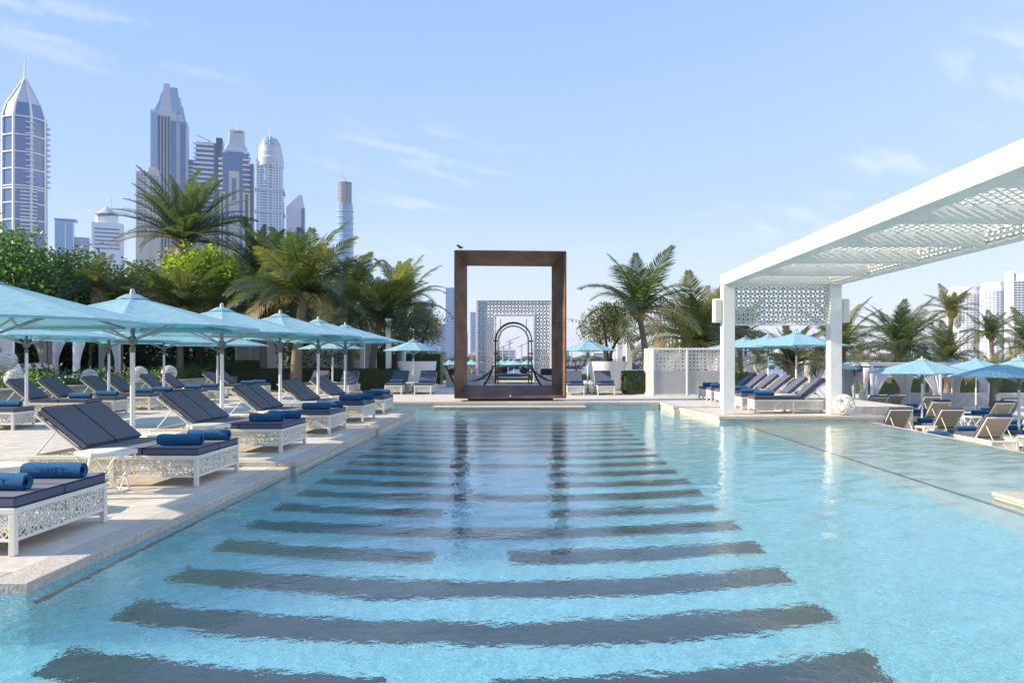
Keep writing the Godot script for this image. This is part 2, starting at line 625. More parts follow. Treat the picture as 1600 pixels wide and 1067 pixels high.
	for i in 24:
		var da := lerpf(-3.0, 20.62, i / 24.0)
		var db := lerpf(-3.0, 20.62, (i + 1) / 24.0)
		var p := [Vector2(rim_x(da) - 0.01, -da), Vector2(rim_x(da) + 0.17, -da), Vector2(rim_x(db) + 0.17, -db), Vector2(rim_x(db) - 0.01, -db)]
		rim.prism(p, LOW - 0.3, WATER - 0.006)
	setting(rim, "pool_overflow_edge", M.coping)
	# water surface with a slight swell
	var wt := MB.new()
	var nd := 150
	var nx := 80
	var f := FastNoiseLite.new()
	f.seed = 4
	f.frequency = 0.55
	f.fractal_octaves = 3
	var pts := []
	var nor := []
	for j in nd + 1:
		var d := lerpf(-3.0, 26.91, float(j) / nd)
		var xr := rim_x(d) if d < 20.62 else 5.0
		var row := PackedVector3Array()
		var rn := PackedVector3Array()
		for i in nx + 1:
			var x := lerpf(-13.5, xr, float(i) / nx)
			var e := 0.06
			var h0 := f.get_noise_2d(x * 2.2, d * 3.0)
			var hx := f.get_noise_2d((x + e) * 2.2, d * 3.0)
			var hd := f.get_noise_2d(x * 2.2, (d + e) * 3.0)
			row.append(Vector3(x, WATER, -d))
			rn.append(Vector3(-(hx - h0) / e * 0.008, 1.0, (hd - h0) / e * 0.008).normalized())
		pts.append(row)
		nor.append(rn)
	for j in nd:
		for i in nx:
			wt.squad(pts[j][i], pts[j + 1][i], pts[j + 1][i + 1], pts[j][i + 1], nor[j][i], nor[j + 1][i], nor[j + 1][i + 1], nor[j][i + 1])
	setting(wt, "pool_water", M.pool_water)
	# white stone block at the right rim, near the camera
	var b := ground(1558, 782, WATER)
	var blk := thing("stepping_block", "pale square stone block rising from the shallow shelf at the pool rim", "stone block", Vector3(5.60, WATER - 0.215, -9.0))
	var bm := MB.new()
	bm.cbox(Vector3(0.75, 0.12, 0.0), Vector3(1.5, 0.24, 0.70), 0.012)
	part(bm, "block", M.coping_light, blk)
	var bt := MB.new()
	bt.cbox(Vector3(0.75, 0.265, 0.0), Vector3(1.54, 0.05, 0.74), 0.008)
	part(bt, "cap_stone", M.coping, blk)


func build_ground() -> void:
	var g := MB.new()
	slab(g, -400.0, -39.9, -30.0, 400.0, -1.6, -0.3)
	slab(g, -39.9, -9.0, 60.0, 400.0, -1.6, -0.3)
	setting(g, "garden_ground", M.garden_soil)
	var s := MB.new()
	slab(s, -9.0, 75.0, 60.0, 130.0, -2.2, -1.0)
	slab(s, 60.0, 75.0, -10.0, 60.0, -2.2, -1.0)
	setting(s, "beach", M.sand)
	var w := MB.new()
	w.quad(Vector3(-4000, -2.4, -8000), Vector3(5000, -2.4, -8000), Vector3(5000, -2.4, 60), Vector3(-4000, -2.4, 60))
	setting(w, "sea", M.sea)
	# near terrace that the camera stands on, behind the water's near edge
	var n := MB.new()
	slab(n, -14.0, 9.0, -14.0, -3.0, -1.4, 0.0)
	setting(n, "near_terrace", M.travertine)


# ---------------------------------------------------------------- furniture
# a panel of laser-cut triangles, in the xy plane, l long and h high, centred in x, from y = 0
func shard_panel(l: float, h: float, pitch: float, w: float, t: float, seed_: int) -> ArrayMesh:
	var r := RandomNumberGenerator.new()
	r.seed = seed_
	var nx := maxi(2, roundi(l / pitch))
	var ny := maxi(2, roundi(h / pitch))
	var p := PackedVector2Array()
	for j in ny + 1:
		for i in nx + 1:
			var q := Vector2(lerpf(-l / 2, l / 2, float(i) / nx), lerpf(0, h, float(j) / ny))
			if i > 0 and i < nx: q.x += r.randf_range(-0.38, 0.38) * pitch
			if j > 0 and j < ny: q.y += r.randf_range(-0.38, 0.38) * pitch
			p.append(q)
	var idx := Geometry2D.triangulate_delaunay(p)
	var seen := {}
	var mb := MB.new()
	for i in range(0, idx.size(), 3):
		for e in 3:
			var a: int = idx[i + e]
			var b: int = idx[i + (e + 1) % 3]
			var key := mini(a, b) * 10000 + maxi(a, b)
			if seen.has(key):
				continue
			seen[key] = true
			if r.randf() < 0.12:
				continue
			mb.bar(Vector3(p[a].x, p[a].y, 0), Vector3(p[b].x, p[b].y, 0), w * r.randf_range(0.7, 1.3), t, Vector3.BACK)
	return mb.mesh()


# alternately turned squares that touch at their corners, the gaps split into triangles; in the xy plane from (0, 0) to (w, h)
func star_screen(w: float, h: float, p: float, bw: float, t: float, hole := Rect2()) -> MB:
	var mb := MB.new()
	var al := deg_to_rad(15.0)
	var r := p / (2.0 * cos(al))
	var nx := ceili(w / p) + 1
	var ny := ceili(h / p) + 1
	var segs := []
	for j in range(-1, ny):
		for i in range(-1, nx):
			var s := al if (i + j) % 2 == 0 else -al
			var c := Vector2(i, j) * p
			var q := []
			for k in 4:
				q.append(c + Vector2.from_angle(s + k * PI / 2) * r)
			for k in 4:
				segs.append([q[k], q[(k + 1) % 4]])
			var s2 := -s
			var a1: Vector2 = q[0]
			var b1: Vector2 = Vector2(i, j + 1) * p + Vector2.from_angle(s2) * r
			var a2: Vector2 = q[1]
			var b2: Vector2 = Vector2(i + 1, j) * p + Vector2.from_angle(s2 + PI / 2) * r
			segs.append([a1, b1] if a1.distance_to(b1) < a2.distance_to(b2) else [a2, b2])
	for s in segs:
		var a: Vector2 = s[0]
		var b: Vector2 = s[1]
		var m := (a + b) * 0.5
		if m.x < 0 or m.y < 0 or m.x > w or m.y > h:
			continue
		a = a.clamp(Vector2.ZERO, Vector2(w, h))
		b = b.clamp(Vector2.ZERO, Vector2(w, h))
		if hole.has_area() and hole.has_point(m):
			continue
		mb.bar(Vector3(a.x, a.y, 0), Vector3(b.x, b.y, 0), bw, t, Vector3.BACK)
	return mb


var shard := {}

func piping(parent: MeshInstance3D, c: Vector3, s: Vector3, b: Basis) -> void:
	var mb := MB.new()
	var h := s * 0.5
	for y in [h.y - 0.004, -h.y + 0.004]:
		var q := [Vector3(-h.x + .012, y, -h.z + .012), Vector3(h.x - .012, y, -h.z + .012), Vector3(h.x - .012, y, h.z - .012), Vector3(-h.x + .012, y, h.z - .012)]
		for i in 4:
			var o := Vector3(signf(q[i].x), 0, signf(q[i].z)) * 0.010
			var o2 := Vector3(signf(q[(i + 1) % 4].x), 0, signf(q[(i + 1) % 4].z)) * 0.010
			mb.tube([c + b * (q[i] + o), c + b * (q[(i + 1) % 4] + o2)], 0.0055, 5, false)
	part(mb, "piping", M.navy_piping, parent)


# origin on the ground below the middle of the foot end; the head lies towards -x
func make_lounger(called: String, label: String, group: String, w: float, places: int, angle := 39.0, underside := false) -> Node3D:
	var t := thing(called, label, "sun lounger", Vector3.ZERO, 0, group)
	var key := "%0.2f" % w
	if not shard.has(key):
		shard[key] = [shard_panel(1.02, 0.20, 0.045, 0.0115, 0.012, 3), shard_panel(w - 0.10, 0.20, 0.045, 0.0115, 0.012, 4)]
	var f := MB.new()
	var hw := w * 0.5
	for s in [-1.0, 1.0]:
		f.cbox(Vector3(-1.085, 0.365, s * (hw - 0.025)), Vector3(2.17, 0.05, 0.05), 0.006)
		f.cbox(Vector3(-1.085, 0.125, s * (hw - 0.025)), Vector3(2.09, 0.025, 0.035), 0.004)
	for x in [-0.025, -1.085, -2.145]:
		f.cbox(Vector3(x, 0.364, 0), Vector3(0.05, 0.046, w - 0.10), 0.006)
	f.cbox(Vector3(-0.025, 0.125, 0), Vector3(0.035, 0.025, w - 0.10), 0.004)
	f.cbox(Vector3(-2.145, 0.125, 0), Vector3(0.035, 0.025, w - 0.10), 0.004)
	part(f, "frame", M.white_lattice, t)
	var lm := MB.new()
	lm.cbox(Vector3(0, 0.17, 0), Vector3(0.052, 0.34, 0.052), 0.005)
	var leg := lm.mesh()
	for x in [-0.026, -1.085, -2.144]:
		for s in [-1.0, 1.0]:
			put(leg, "leg", M.white_lattice, t, Transform3D(Basis.IDENTITY, Vector3(x, 0, s * (hw - 0.026))))
	for s in [-1.0, 1.0]:
		for x in [-0.555, -1.615]:
			put(shard[key][0], "lattice_panel", M.white_lattice, t, Transform3D(Basis.IDENTITY, Vector3(x, 0.138, s * (hw - 0.024))))
	for x in [-0.022, -2.148]:
		put(shard[key][1], "lattice_panel", M.white_lattice, t, Transform3D(Basis(Vector3.UP, PI / 2), Vector3(x, 0.138, 0)))
	# cushions
	var cw := (w - 0.02) / places
	var a := deg_to_rad(angle)
	var bb := Basis(Vector3(cos(a), -sin(a), 0), Vector3(sin(a), cos(a), 0), Vector3.BACK)
	for i in places:
		var z := -w * 0.5 + 0.01 + cw * (i + 0.5)
		for q in [["foot_cushion", -0.355, 0.70], ["seat_cushion", -1.068, 0.708]]:
			var mb := MB.new()
			var c := Vector3(q[1], 0.437, z)
			var s := Vector3(q[2], 0.092, cw - 0.008)
			mb.cbox(c, s, 0.016)
			piping(part(mb, q[0], M.navy_fabric, t), c, s, Basis.IDENTITY)
		var mb2 := MB.new()
		var s2 := Vector3(0.76, 0.085, cw - 0.008)
		var c2 := Vector3(-1.43, 0.44, z) + bb * Vector3(-0.40, 0.045, 0)
		mb2.cbox(c2, s2, 0.016, bb)
		piping(part(mb2, "back_cushion", M.navy_fabric, t), c2, s2, bb)
	var br := MB.new()
	for z in [-hw + 0.03, hw - 0.03]:
		br.cbox(Vector3(-1.43, 0.41, z) + bb * Vector3(-0.40, -0.015, 0), Vector3(0.80, 0.03, 0.04), 0.005, bb)
	br.cbox(Vector3(-1.43, 0.41, 0) + bb * Vector3(-0.78, -0.015, 0), Vector3(0.04, 0.029, w - 0.10), 0.005, bb)
	part(br, "back_frame", M.white_lattice, t)
	if underside:
		var sl := MB.new()
		sl.box(Vector3(-1.43, 0.41, 0) + bb * Vector3(-0.40, -0.010, 0), Vector3(0.72, 0.012, w - 0.10), bb)
		part(sl, "back_sling", M.sling, t)
	for z in [-hw + 0.10, hw - 0.10]:
		var pm := MB.new()
		var top := Vector3(-1.43, 0.41, z) + bb * Vector3(-0.50, -0.035, 0)
		pm.tube([top, Vector3(-2.10, 0.39, z)], 0.011, 6)
		part(pm, "prop_strut", M.white_lattice, t)
	return t


var towel_mesh: ArrayMesh
var towel_labels := 0

func make_towel() -> void:
	var mb := MB.new()
	# a rolled towel along x, 0.56 long, resting on y = 0
	var r := 0.078
	var sides := 20
	var seg := 14
	var f := FastNoiseLite.new()
	f.seed = 9
	f.frequency = 6.0
	var rings := []
	for i in seg + 1:
		var x := lerpf(-0.28, 0.28, float(i) / seg)
		var ring := PackedVector3Array()
		for k in sides:
			var a := TAU * k / sides
			var rr := r + f.get_noise_3d(x, cos(a) * 0.2, sin(a) * 0.2) * 0.010
			if i == 0 or i == seg: rr -= 0.010
			# loose outer flap
			if k == 3: rr += 0.004
			ring.append(Vector3(x, maxf(0.0, 0.072 + sin(a) * rr * 0.95), cos(a) * rr))
		rings.append(ring)
	for i in seg:
		for k in sides:
			var m := (k + 1) % sides
			var ctr := Vector3(0, 0.072, 0)
			var q := [rings[i][k], rings[i][m], rings[i + 1][m], rings[i + 1][k]]
			var ns := []
			for z in q: ns.append((Vector3(0, z.y, z.z) - ctr).normalized())
			mb.squad(q[0], q[1], q[2], q[3], ns[0], ns[1], ns[2], ns[3])
	for e in [0, seg]:
		var sx := -1.0 if e == 0 else 1.0
		# rolled end: stepped spiral
		for k in 40:
			var a0 := TAU * k / 10.0
			var a1 := TAU * (k + 1) / 10.0
			var r0 := r * (1.0 - k / 44.0) - 0.006
			var r1 := r * (1.0 - (k + 1) / 44.0) - 0.006
			var x := rings[e][0].x as float
			var o0 := Vector3(x, 0.072 + sin(a0) * r0, cos(a0) * r0)
			var o1 := Vector3(x, 0.072 + sin(a1) * r1, cos(a1) * r1)
			var i0 := Vector3(x - sx * 0.008, 0.072 + sin(a0) * r0 * 0.72, cos(a0) * r0 * 0.72)
			var i1 := Vector3(x - sx * 0.008, 0.072 + sin(a1) * r1 * 0.72, cos(a1) * r1 * 0.72)
			mb.out(o0, o1, i1, i0, Vector3(x - sx, 0.072, 0))
	towel_mesh = mb.mesh()


func towel(p: Vector3, turn: float, label: String, group: String) -> Node3D:
	var t := thing("rolled_towel", label, "towel", p, turn, group)
	put(towel_mesh, "roll", M.towel, t)
	return t


func make_table() -> Node3D:
	var t := thing("side_table", "white six-sided side table with crossed wire legs between poolside loungers", "side table", Vector3.ZERO, 0, "side tables between the poolside loungers")
	var hexa := []
	for i in 6:
		hexa.append(Vector2.from_angle(TAU * i / 6 + 0.3) * 0.34)
	var top := MB.new()
	top.prism(hexa, 0.475, 0.50)
	part(top, "table_top", M.table_white, t)
	var rim := MB.new()
	for i in 6:
		var a: Vector2 = hexa[i] * 0.97
		var b: Vector2 = hexa[(i + 1) % 6] * 0.97
		rim.tube([Vector3(a.x, 0.462, a.y), Vector3(b.x, 0.462, b.y)], 0.012, 6)
	part(rim, "rim", M.table_white, t)
	var base := MB.new()
	for i in 6:
		var a: Vector2 = hexa[i] * 0.72
		var b: Vector2 = hexa[(i + 1) % 6] * 0.72
		base.tube([Vector3(a.x, 0.012, a.y), Vector3(b.x, 0.012, b.y)], 0.012, 6)
	part(base, "base_ring", M.table_white, t)
	for i in 6:
		for s in [-1, 1]:
			var lg := MB.new()
			var a: Vector2 = hexa[i] * 0.95
			var b: Vector2 = hexa[(i + s + 6) % 6] * 0.72
			lg.tube([Vector3(a.x, 0.47, a.y), Vector3(b.x, 0.015, b.y)], 0.0105, 5)
			part(lg, "leg", M.table_white, t)
	return t


# a point of panel k of the canopy
func canopy_at(rad: float, top: float, hem: float, nr: int, na: int, k: int, i: int, j: int) -> Vector3:
	var s := float(i) / nr
	var tt := float(j) / na
	var a0 := TAU * (k + 0.5) / 8
	var a1 := TAU * (k + 1.5) / 8
	var v0 := Vector3(cos(a0), 0, -sin(a0))
	var v1 := Vector3(cos(a1), 0, -sin(a1))
	var v := v0.lerp(v1, tt)
	var bow := 4.0 * tt * (1.0 - tt)
	var rr := lerpf(0.05, rad, s) * (1.0 - 0.022 * bow * s * s)
	var y := lerpf(top, hem, s) + 0.012 - 0.020 * bow * s * (1.15 - s) - 0.018 * sin(s * PI) * (0.3 + 0.7 * bow)
	return v * rr + Vector3.UP * (y + 0.010 * bow * s * s)


# market umbrella with eight panels; rad = distance of a canopy corner from the pole
func make_umbrella(called: String, label: String, group: String, rad := 1.87, canopy: Material = null) -> Node3D:
	if canopy == null:
		canopy = M.canopy
	var t := thing(called, label, "umbrella", Vector3.ZERO, 0, group)
	var bs := MB.new()
	bs.cbox(Vector3(0, 0.03, 0), Vector3(0.62, 0.06, 0.62), 0.01)
	bs.lathe([Vector2(0.06, 0.06), Vector2(0.055, 0.32), Vector2(0.0, 0.33)], 16)
	part(bs, "base", M.pole_grey, t)
	var po := MB.new()
	po.lathe([Vector2(0.036, 0.06), Vector2(0.036, 1.66), Vector2(0.0, 1.66)], 16)
	part(po, "pole", M.pole_white, t)
	var up := MB.new()
	up.lathe([Vector2(0.0, 1.64), Vector2(0.042, 1.64), Vector2(0.046, 1.72), Vector2(0.030, 1.74), Vector2(0.030, 2.50)], 14)
	part(up, "upper_pole", M.pole_grey, t)
	var hub := MB.new()
	hub.lathe([Vector2(0.0, 1.76), Vector2(0.07, 1.78), Vector2(0.075, 1.86), Vector2(0.04, 1.90), Vector2(0.0, 1.90)], 12)
	part(hub, "runner_hub", M.pole_grey, t)
	var hem := 2.02
	var top := 2.50
	var rib := MB.new()
	rib.bar(Vector3(0.04, top - 0.045, 0), Vector3(rad - 0.01, hem + 0.005, 0), 0.026, 0.016, Vector3.BACK)
	var ribm := rib.mesh()
	var st := MB.new()
	st.bar(Vector3(0.06, 1.85, 0), Vector3(rad * 0.50, top - 0.065 - (top - hem) * 0.50 + 0.01, 0), 0.022, 0.014, Vector3.BACK)
	var stm := st.mesh()
	for k in 8:
		var b := Basis(Vector3.UP, TAU * (k + 0.5) / 8)
		var r := put(ribm, "rib", M.rib_grey, t, Transform3D(b, Vector3.ZERO))
		put(stm, "strut", M.rib_grey, r)
	# canopy: eight panels, taut along the ribs, sagging slightly and drawn in along the hem between them
	var cn := MB.new()
	var nr := 8
	var na := 6
	for k in 8:
		for i in nr:
			for j in na:
				cn.out(canopy_at(rad, top, hem, nr, na, k, i, j), canopy_at(rad, top, hem, nr, na, k, i, j + 1), canopy_at(rad, top, hem, nr, na, k, i + 1, j + 1), canopy_at(rad, top, hem, nr, na, k, i + 1, j), Vector3(0, -4, 0))
		# hem fold
		for j in na:
			var a: Vector3 = canopy_at(rad, top, hem, nr, na, k, nr, j)
			var b2: Vector3 = canopy_at(rad, top, hem, nr, na, k, nr, j + 1)
			cn.out(a, b2, b2 + Vector3(0, -0.028, 0), a + Vector3(0, -0.028, 0), Vector3(0, 2, 0))
	part(cn, "canopy", canopy, t)
	var vent := MB.new()
	for k in 8:
		var a0 := TAU * (k + 0.5) / 8
		var a1 := TAU * (k + 1.5) / 8
		var p0 := Vector3(cos(a0), 0, -sin(a0))
		var p1 := Vector3(cos(a1), 0, -sin(a1))
		vent.out(Vector3(0, top + 0.055, 0), p0 * 0.10 + Vector3.UP * (top + 0.045), p1 * 0.10 + Vector3.UP * (top + 0.045), Vector3(0, top + 0.055, 0), Vector3(0, -4, 0))
		vent.out(p0 * 0.10 + Vector3.UP * (top + 0.045), p1 * 0.10 + Vector3.UP * (top + 0.045), p1 * 0.24 + Vector3.UP * (top - 0.03), p0 * 0.24 + Vector3.UP * (top - 0.03), Vector3(0, -4, 0))
	part(vent, "vent_cap", canopy, t)
	var fin := MB.new()
	fin.lathe([Vector2(0.0, top + 0.14), Vector2(0.028, top + 0.125), Vector2(0.036, top + 0.085), Vector2(0.045, top + 0.04), Vector2(0.0, top + 0.04)], 12)
	part(fin, "finial", M.rib_grey, t)
	return t


var ball_mesh: ArrayMesh

func lantern_ball(p: Vector3, r: float, label: String) -> void:
	if ball_mesh == null:
		var g := RandomNumberGenerator.new()
		g.seed = 8
		var mb := MB.new()
		for i in 34:
			var ax := Vector3(g.randfn(), g.randfn(), g.randfn()).normalized()
			var off := g.randf_range(-0.72, 0.72)
			var rad := sqrt(1.0 - off * off)
			var u := ax.cross(Vector3.UP if absf(ax.y) < 0.9 else Vector3.RIGHT).normalized()
			var w := ax.cross(u)
			var pts := []
			for k in 25:
				var a := TAU * k / 24
				pts.append(ax * off + (u * cos(a) + w * sin(a)) * rad + Vector3.UP)
			mb.tube(pts, 0.03, 5, false)
		ball_mesh = mb.mesh()
	var t := thing("lantern_ball", label, "lantern", p, 0, "woven white ball lanterns")
	put(ball_mesh, "woven_shell", M.table_white, t, Transform3D(Basis.IDENTITY.scaled(Vector3.ONE * r), Vector3.ZERO))
	var s := MB.new()
	s.lathe([Vector2(0, 0.01), Vector2(0.10, 0.01), Vector2(0.10, 0.05), Vector2(0.03, 0.07), Vector2(0.03, r), Vector2(0, r + 0.06)], 10)
	part(s, "lamp_holder", M.pole_white, t)


# ---------------------------------------------------------------- built things
func build_frame() -> void:
	var d := 27.4
	var t := thing("giant_frame", "giant rust-brown steel picture frame standing upright at the end of the pool", "frame sculpture", Vector3(-0.85, 0.0, -d), deg_to_rad(4.0))
	var W := 1.98
	var top := 5.47
	var bot := 0.24
	var ins := 0.42
	var dep := 0.95
	# corners of the front outer edge and of the narrower back opening
	var fo := [Vector3(-W, bot, 0), Vector3(W, bot, 0), Vector3(W, top, 0), Vector3(-W, top, 0)]
	var bi := [Vector3(-W + ins, bot + ins, -dep), Vector3(W - ins, bot + ins, -dep), Vector3(W - ins, top - ins, -dep), Vector3(-W + ins, top - ins, -dep)]
	var bo := [Vector3(-W, bot, -dep), Vector3(W, bot, -dep), Vector3(W, top, -dep), Vector3(-W, top, -dep)]
	var names := ["sill", "jamb", "lintel", "jamb"]
	for i in 4:
		var j := (i + 1) % 4
		var mb := MB.new()
		var c: Vector3 = (fo[i] + fo[j] + bi[i] + bi[j] + bo[i] + bo[j]) / 6.0
		mb.out(fo[i], fo[j], bi[j], bi[i], c)
		mb.out(fo[i], fo[j], bo[j], bo[i], c)
		mb.out(bi[i], bi[j], bo[j], bo[i], c)
		for e in [i, j]:
			var k: Vector3 = (bo[e] - fo[e]).cross(bi[e] - fo[e])
			if k.dot(fo[e] - c) > 0: mb.tri(fo[e], bi[e], bo[e])
			else: mb.tri(fo[e], bo[e], bi[e])
		var jamb := part(mb, names[i], M.corten, t)
		if names[i] != "sill":
			# welded seam between two plates
			var f := 0.52 if i != 2 else 0.5
			var a: Vector3 = fo[i].lerp(fo[j], f)
			var b: Vector3 = bi[i].lerp(bi[j], f)
			var sm := MB.new()
			var nrm: Vector3 = (fo[j] - fo[i]).cross(bi[i] - fo[i]).normalized()
			sm.bar(a, b, 0.012, 0.008, nrm)
			part(sm, "seam", M.corten_seam, jamb)
	var lip := MB.new()
	for i in 4:
		var j := (i + 1) % 4
		lip.bar(fo[i], fo[j], 0.05, 0.035, Vector3.BACK)
	part(lip, "front_lip", M.corten, t)
	var ped := MB.new()
	ped.box(Vector3(0, 0.10, -0.45), Vector3(3.06, 0.24, 0.8))
	part(ped, "pedestal", M.corten_seam, t)
	var spout := MB.new()
	spout.tube([Vector3(0.0, bot + 0.05, 0.0), Vector3(0.0, bot + 0.09, 0.05)], 0.02, 6)
	part(spout, "spout", M.pole_white, t)
	var pad := thing("frame_pad", "low pale stone pad at water level under the brown frame", "stone pad", Vector3(-0.85, -1.28, -27.0))
	var pm := MB.new()
	pm.cbox(Vector3(0, 0.615, 0.22), Vector3(5.2, 1.23, 1.1), 0.01)
	part(pm, "base_block", M.coping, pad)
	for i in 4:
		var cs := MB.new()
		cs.cbox(Vector3(-1.965 + i * 1.31, 1.255, 0.24), Vector3(1.304, 0.05, 1.2), 0.006)
		part(cs, "cap_stone", M.coping_light, pad)
	var b := thing("small_bird", "small dark bird perched on the top of the brown frame", "bird", Vector3(-2.64, 5.487, -27.3))
	var bm := MB.new()
	bm.tube([Vector3(0.11, 0.10, 0), Vector3(0.04, 0.10, 0), Vector3(-0.03, 0.13, 0), Vector3(-0.075, 0.175, 0), Vector3(-0.11, 0.18, 0), Vector3(-0.145, 0.172, 0)], [0.012, 0.042, 0.05, 0.032, 0.03, 0.004], 8)
	for s in [-0.015, 0.015]:
		bm.tube([Vector3(-0.01, 0.09, s), Vector3(-0.005, -0.002, s)], 0.005, 4)
	part(bm, "body", M.bird, b)


func build_pavilion() -> void:
	var d := 48.0
	var t := thing("arch_pavilion", "white perforated portal with a tall square opening behind the brown frame", "pavilion", Vector3(at(803.5, 600, d).x, 0.12, -d))
	var W := 4.55
	var H := 5.15
	var ow := 2.36
	var oh := 4.26
	for z in [0.0]:
		var sc := star_screen(W, H, 0.22, 0.068, 0.02, Rect2(W / 2 - ow / 2 - 0.03, -1.0, ow + 0.06, oh + 1.03))
		put(sc.mesh(), "perforated_sheet", M.white_paint, t, Transform3D(Basis.IDENTITY, Vector3(-W / 2, 0, z)))
	# solid backing bands where the photograph shows plain panel
	var bk := MB.new()
	for s in [-1.0, 1.0]:
		bk.cbox(Vector3(s * (W / 2 + 0.06), H / 2, -0.55), Vector3(0.12, H, 1.25), 0.01)
		bk.cbox(Vector3(s * (ow / 2 + 0.04), oh / 2, -0.55), Vector3(0.08, oh, 1.2), 0.008)
	bk.cbox(Vector3(0, oh + 0.04, -0.55), Vector3(ow + 0.16, 0.08, 1.2), 0.008)
	bk.cbox(Vector3(0, H + 0.03, -0.55), Vector3(W + 0.24, 0.06, 1.25), 0.008)
	part(bk, "frame", M.white_paint, t)
	var st := MB.new()
	st.cbox(Vector3(0, 0.05, 0.35), Vector3(W + 0.3, 0.1, 1.6), 0.008)
	part(st, "step", M.coping_light, t)
	# the arched swing
	var sw := thing("arched_swing_bed", "dark bronze arched frame with a hanging daybed in the white portal", "swing bed", Vector3(at(802.5, 600, 46.6).x, 0.12, -46.6))
	for q in [[1.10, 3.72, 0.0], [0.92, 3.50, -0.0]]:
		for z in [0.55, -0.55]:
			if q[0] < 1.0 and z < 0: continue
			var pts := []
			var rr: float = q[0]
			pts.append(Vector3(-rr, 0.0, z))
			for i in 17:
				var a := PI - PI * i / 16.0
				pts.append(Vector3(cos(a) * rr, q[1] - rr + sin(a) * rr, z))
			pts.append(Vector3(rr, 0.0, z))
			var mb := MB.new()
			mb.tube(pts, 0.042, 6)
			part(mb, "arch_tube", M.bronze, sw)
	for s in [-1.0, 1.0]:
		for y in [0.75, 1.85, 2.6]:
			var cr := MB.new()
			cr.tube([Vector3(s * 1.10, y, 0.58), Vector3(s * 1.10, y, -0.58)], 0.03, 6)
			cr.tube([Vector3(s * 1.19, y, 0.55), Vector3(s * 0.92, y, 0.55)], 0.045, 6)
			part(cr, "cross_tube", M.bronze, sw)
		var hg := MB.new()
		hg.tube([Vector3(s * 0.78, 3.95, 0.2), Vector3(s * 0.78, 2.9, 0.2)], 0.02, 5)
		hg.tube([Vector3(s * 0.84, 2.9, 0.2), Vector3(s * 0.84, 0.55, 0.2)], 0.012, 5)
		part(hg, "hanger", M.bronze, sw)
	var bed := MB.new()
	bed.cbox(Vector3(0, 0.55, 0), Vector3(1.85, 0.18, 0.9), 0.05)
	part(bed, "mattress", M.navy_fabric, sw)
	var fr := MB.new()
	fr.cbox(Vector3(0, 0.42, 0), Vector3(1.9, 0.07, 0.95), 0.01)
	part(fr, "bed_frame", M.cushion_white, sw)
	for s in [-1.0, 1.0]:
		var pm := MB.new()
		pm.cbox(Vector3(s * 0.62, 0.82, -0.1), Vector3(0.5, 0.42, 0.16), 0.07, Basis(Vector3.BACK, s * -0.5))
		part(pm, "pillow", M.cushion_dark, sw)


func build_pergola() -> void:
	var t := thing("pergola", "long white pergola with a perforated roof over the right side of the pool", "pergola", Vector3(5.25, 0.08, -21.5))
	# local: x to the right, z towards the camera
	var far := -0.16
	var near := 19.0
	var bot := 3.60
	var top := 3.90
	for q in [0.0, 2.98]:
		var po := MB.new()
		po.cbox(Vector3(q + 0.165, bot / 2, 0), Vector3(0.33, bot, 0.33), 0.012)
		part(po, "post", M.aluminium_white, t)
		var near_post := MB.new()
		near_post.cbox(Vector3(q + 0.165, bot / 2 - 0.04, near - 0.4), Vector3(0.33, bot + 0.08, 0.33), 0.012)
		part(near_post, "post", M.aluminium_white, t)
		var bm := MB.new()
		bm.cbox(Vector3(q + 0.165, (bot + top) / 2 + 0.03, (far + near) / 2), Vector3(0.33, top - bot - 0.06, near - far), 0.012)
		part(bm, "long_beam", M.aluminium_white, t)
		var trim := MB.new()
		trim.cbox(Vector3(q + 0.165, bot + 0.025, (far + near) / 2), Vector3(0.322, 0.05, near - far - 0.01), 0.006)
		part(trim, "beam_trim", M.aluminium_white, t)
	var k := 0
	var z := 0.0
	var cross := MB.new()
	cross.cbox(Vector3(1.655, bot + 0.145, 0), Vector3(2.65, 0.27, 0.32), 0.008)
	var cm := cross.mesh()
	var roof := star_screen(2.62, 2.12, 0.18, 0.042, 0.012).mesh()
	while z < near - 0.3:
		put(cm, "cross_beam", M.aluminium_white, t, Transform3D(Basis.IDENTITY, Vector3(0, 0, z)))
		put(roof, "roof_screen", M.aluminium_white, t, Transform3D(Basis(Vector3.RIGHT, Vector3.BACK, Vector3.DOWN), Vector3(0.345, bot + 0.24, z + 0.17)))
		z += 2.46
		k += 1
	# hanging screen between the far posts
	var sc := star_screen(2.61, 1.02, 0.13, 0.034, 0.014)
	var hs := put(sc.mesh(), "hanging_screen", M.aluminium_white, t, Transform3D(Basis.IDENTITY, Vector3(0.35, 2.52, 0.0)))
	var fr := MB.new()
	fr.cbox(Vector3(1.305, -0.02, 0), Vector3(2.61, 0.05, 0.04), 0.004)
	fr.cbox(Vector3(1.305, 1.045, 0), Vector3(2.61, 0.05, 0.04), 0.004)
	for x in [0.0, 2.61]:
		fr.cbox(Vector3(x, 0.51, 0), Vector3(0.04, 1.1, 0.042), 0.004)
	part(fr, "screen_frame", M.aluminium_white, hs)
	# loudspeakers on the outer sides of the far posts
	for q in [[-0.13, "white wall speaker on the pool side of the pergola post"], [3.44, "white wall speaker on the sea side of the pergola post"]]:
		var s := thing("wall_speaker", q[1], "speaker", Vector3(5.25 + q[0], 2.64, -21.5))
		var sm := MB.new()
		sm.cbox(Vector3(0, 0.33, 0), Vector3(0.22, 0.66, 0.26), 0.02)
		part(sm, "cabinet", M.aluminium_white, s)
		var gr := MB.new()
		gr.cbox(Vector3(0, 0.33, 0.135), Vector3(0.17, 0.60, 0.015), 0.005)
		part(gr, "grille", M.white_lattice, s)


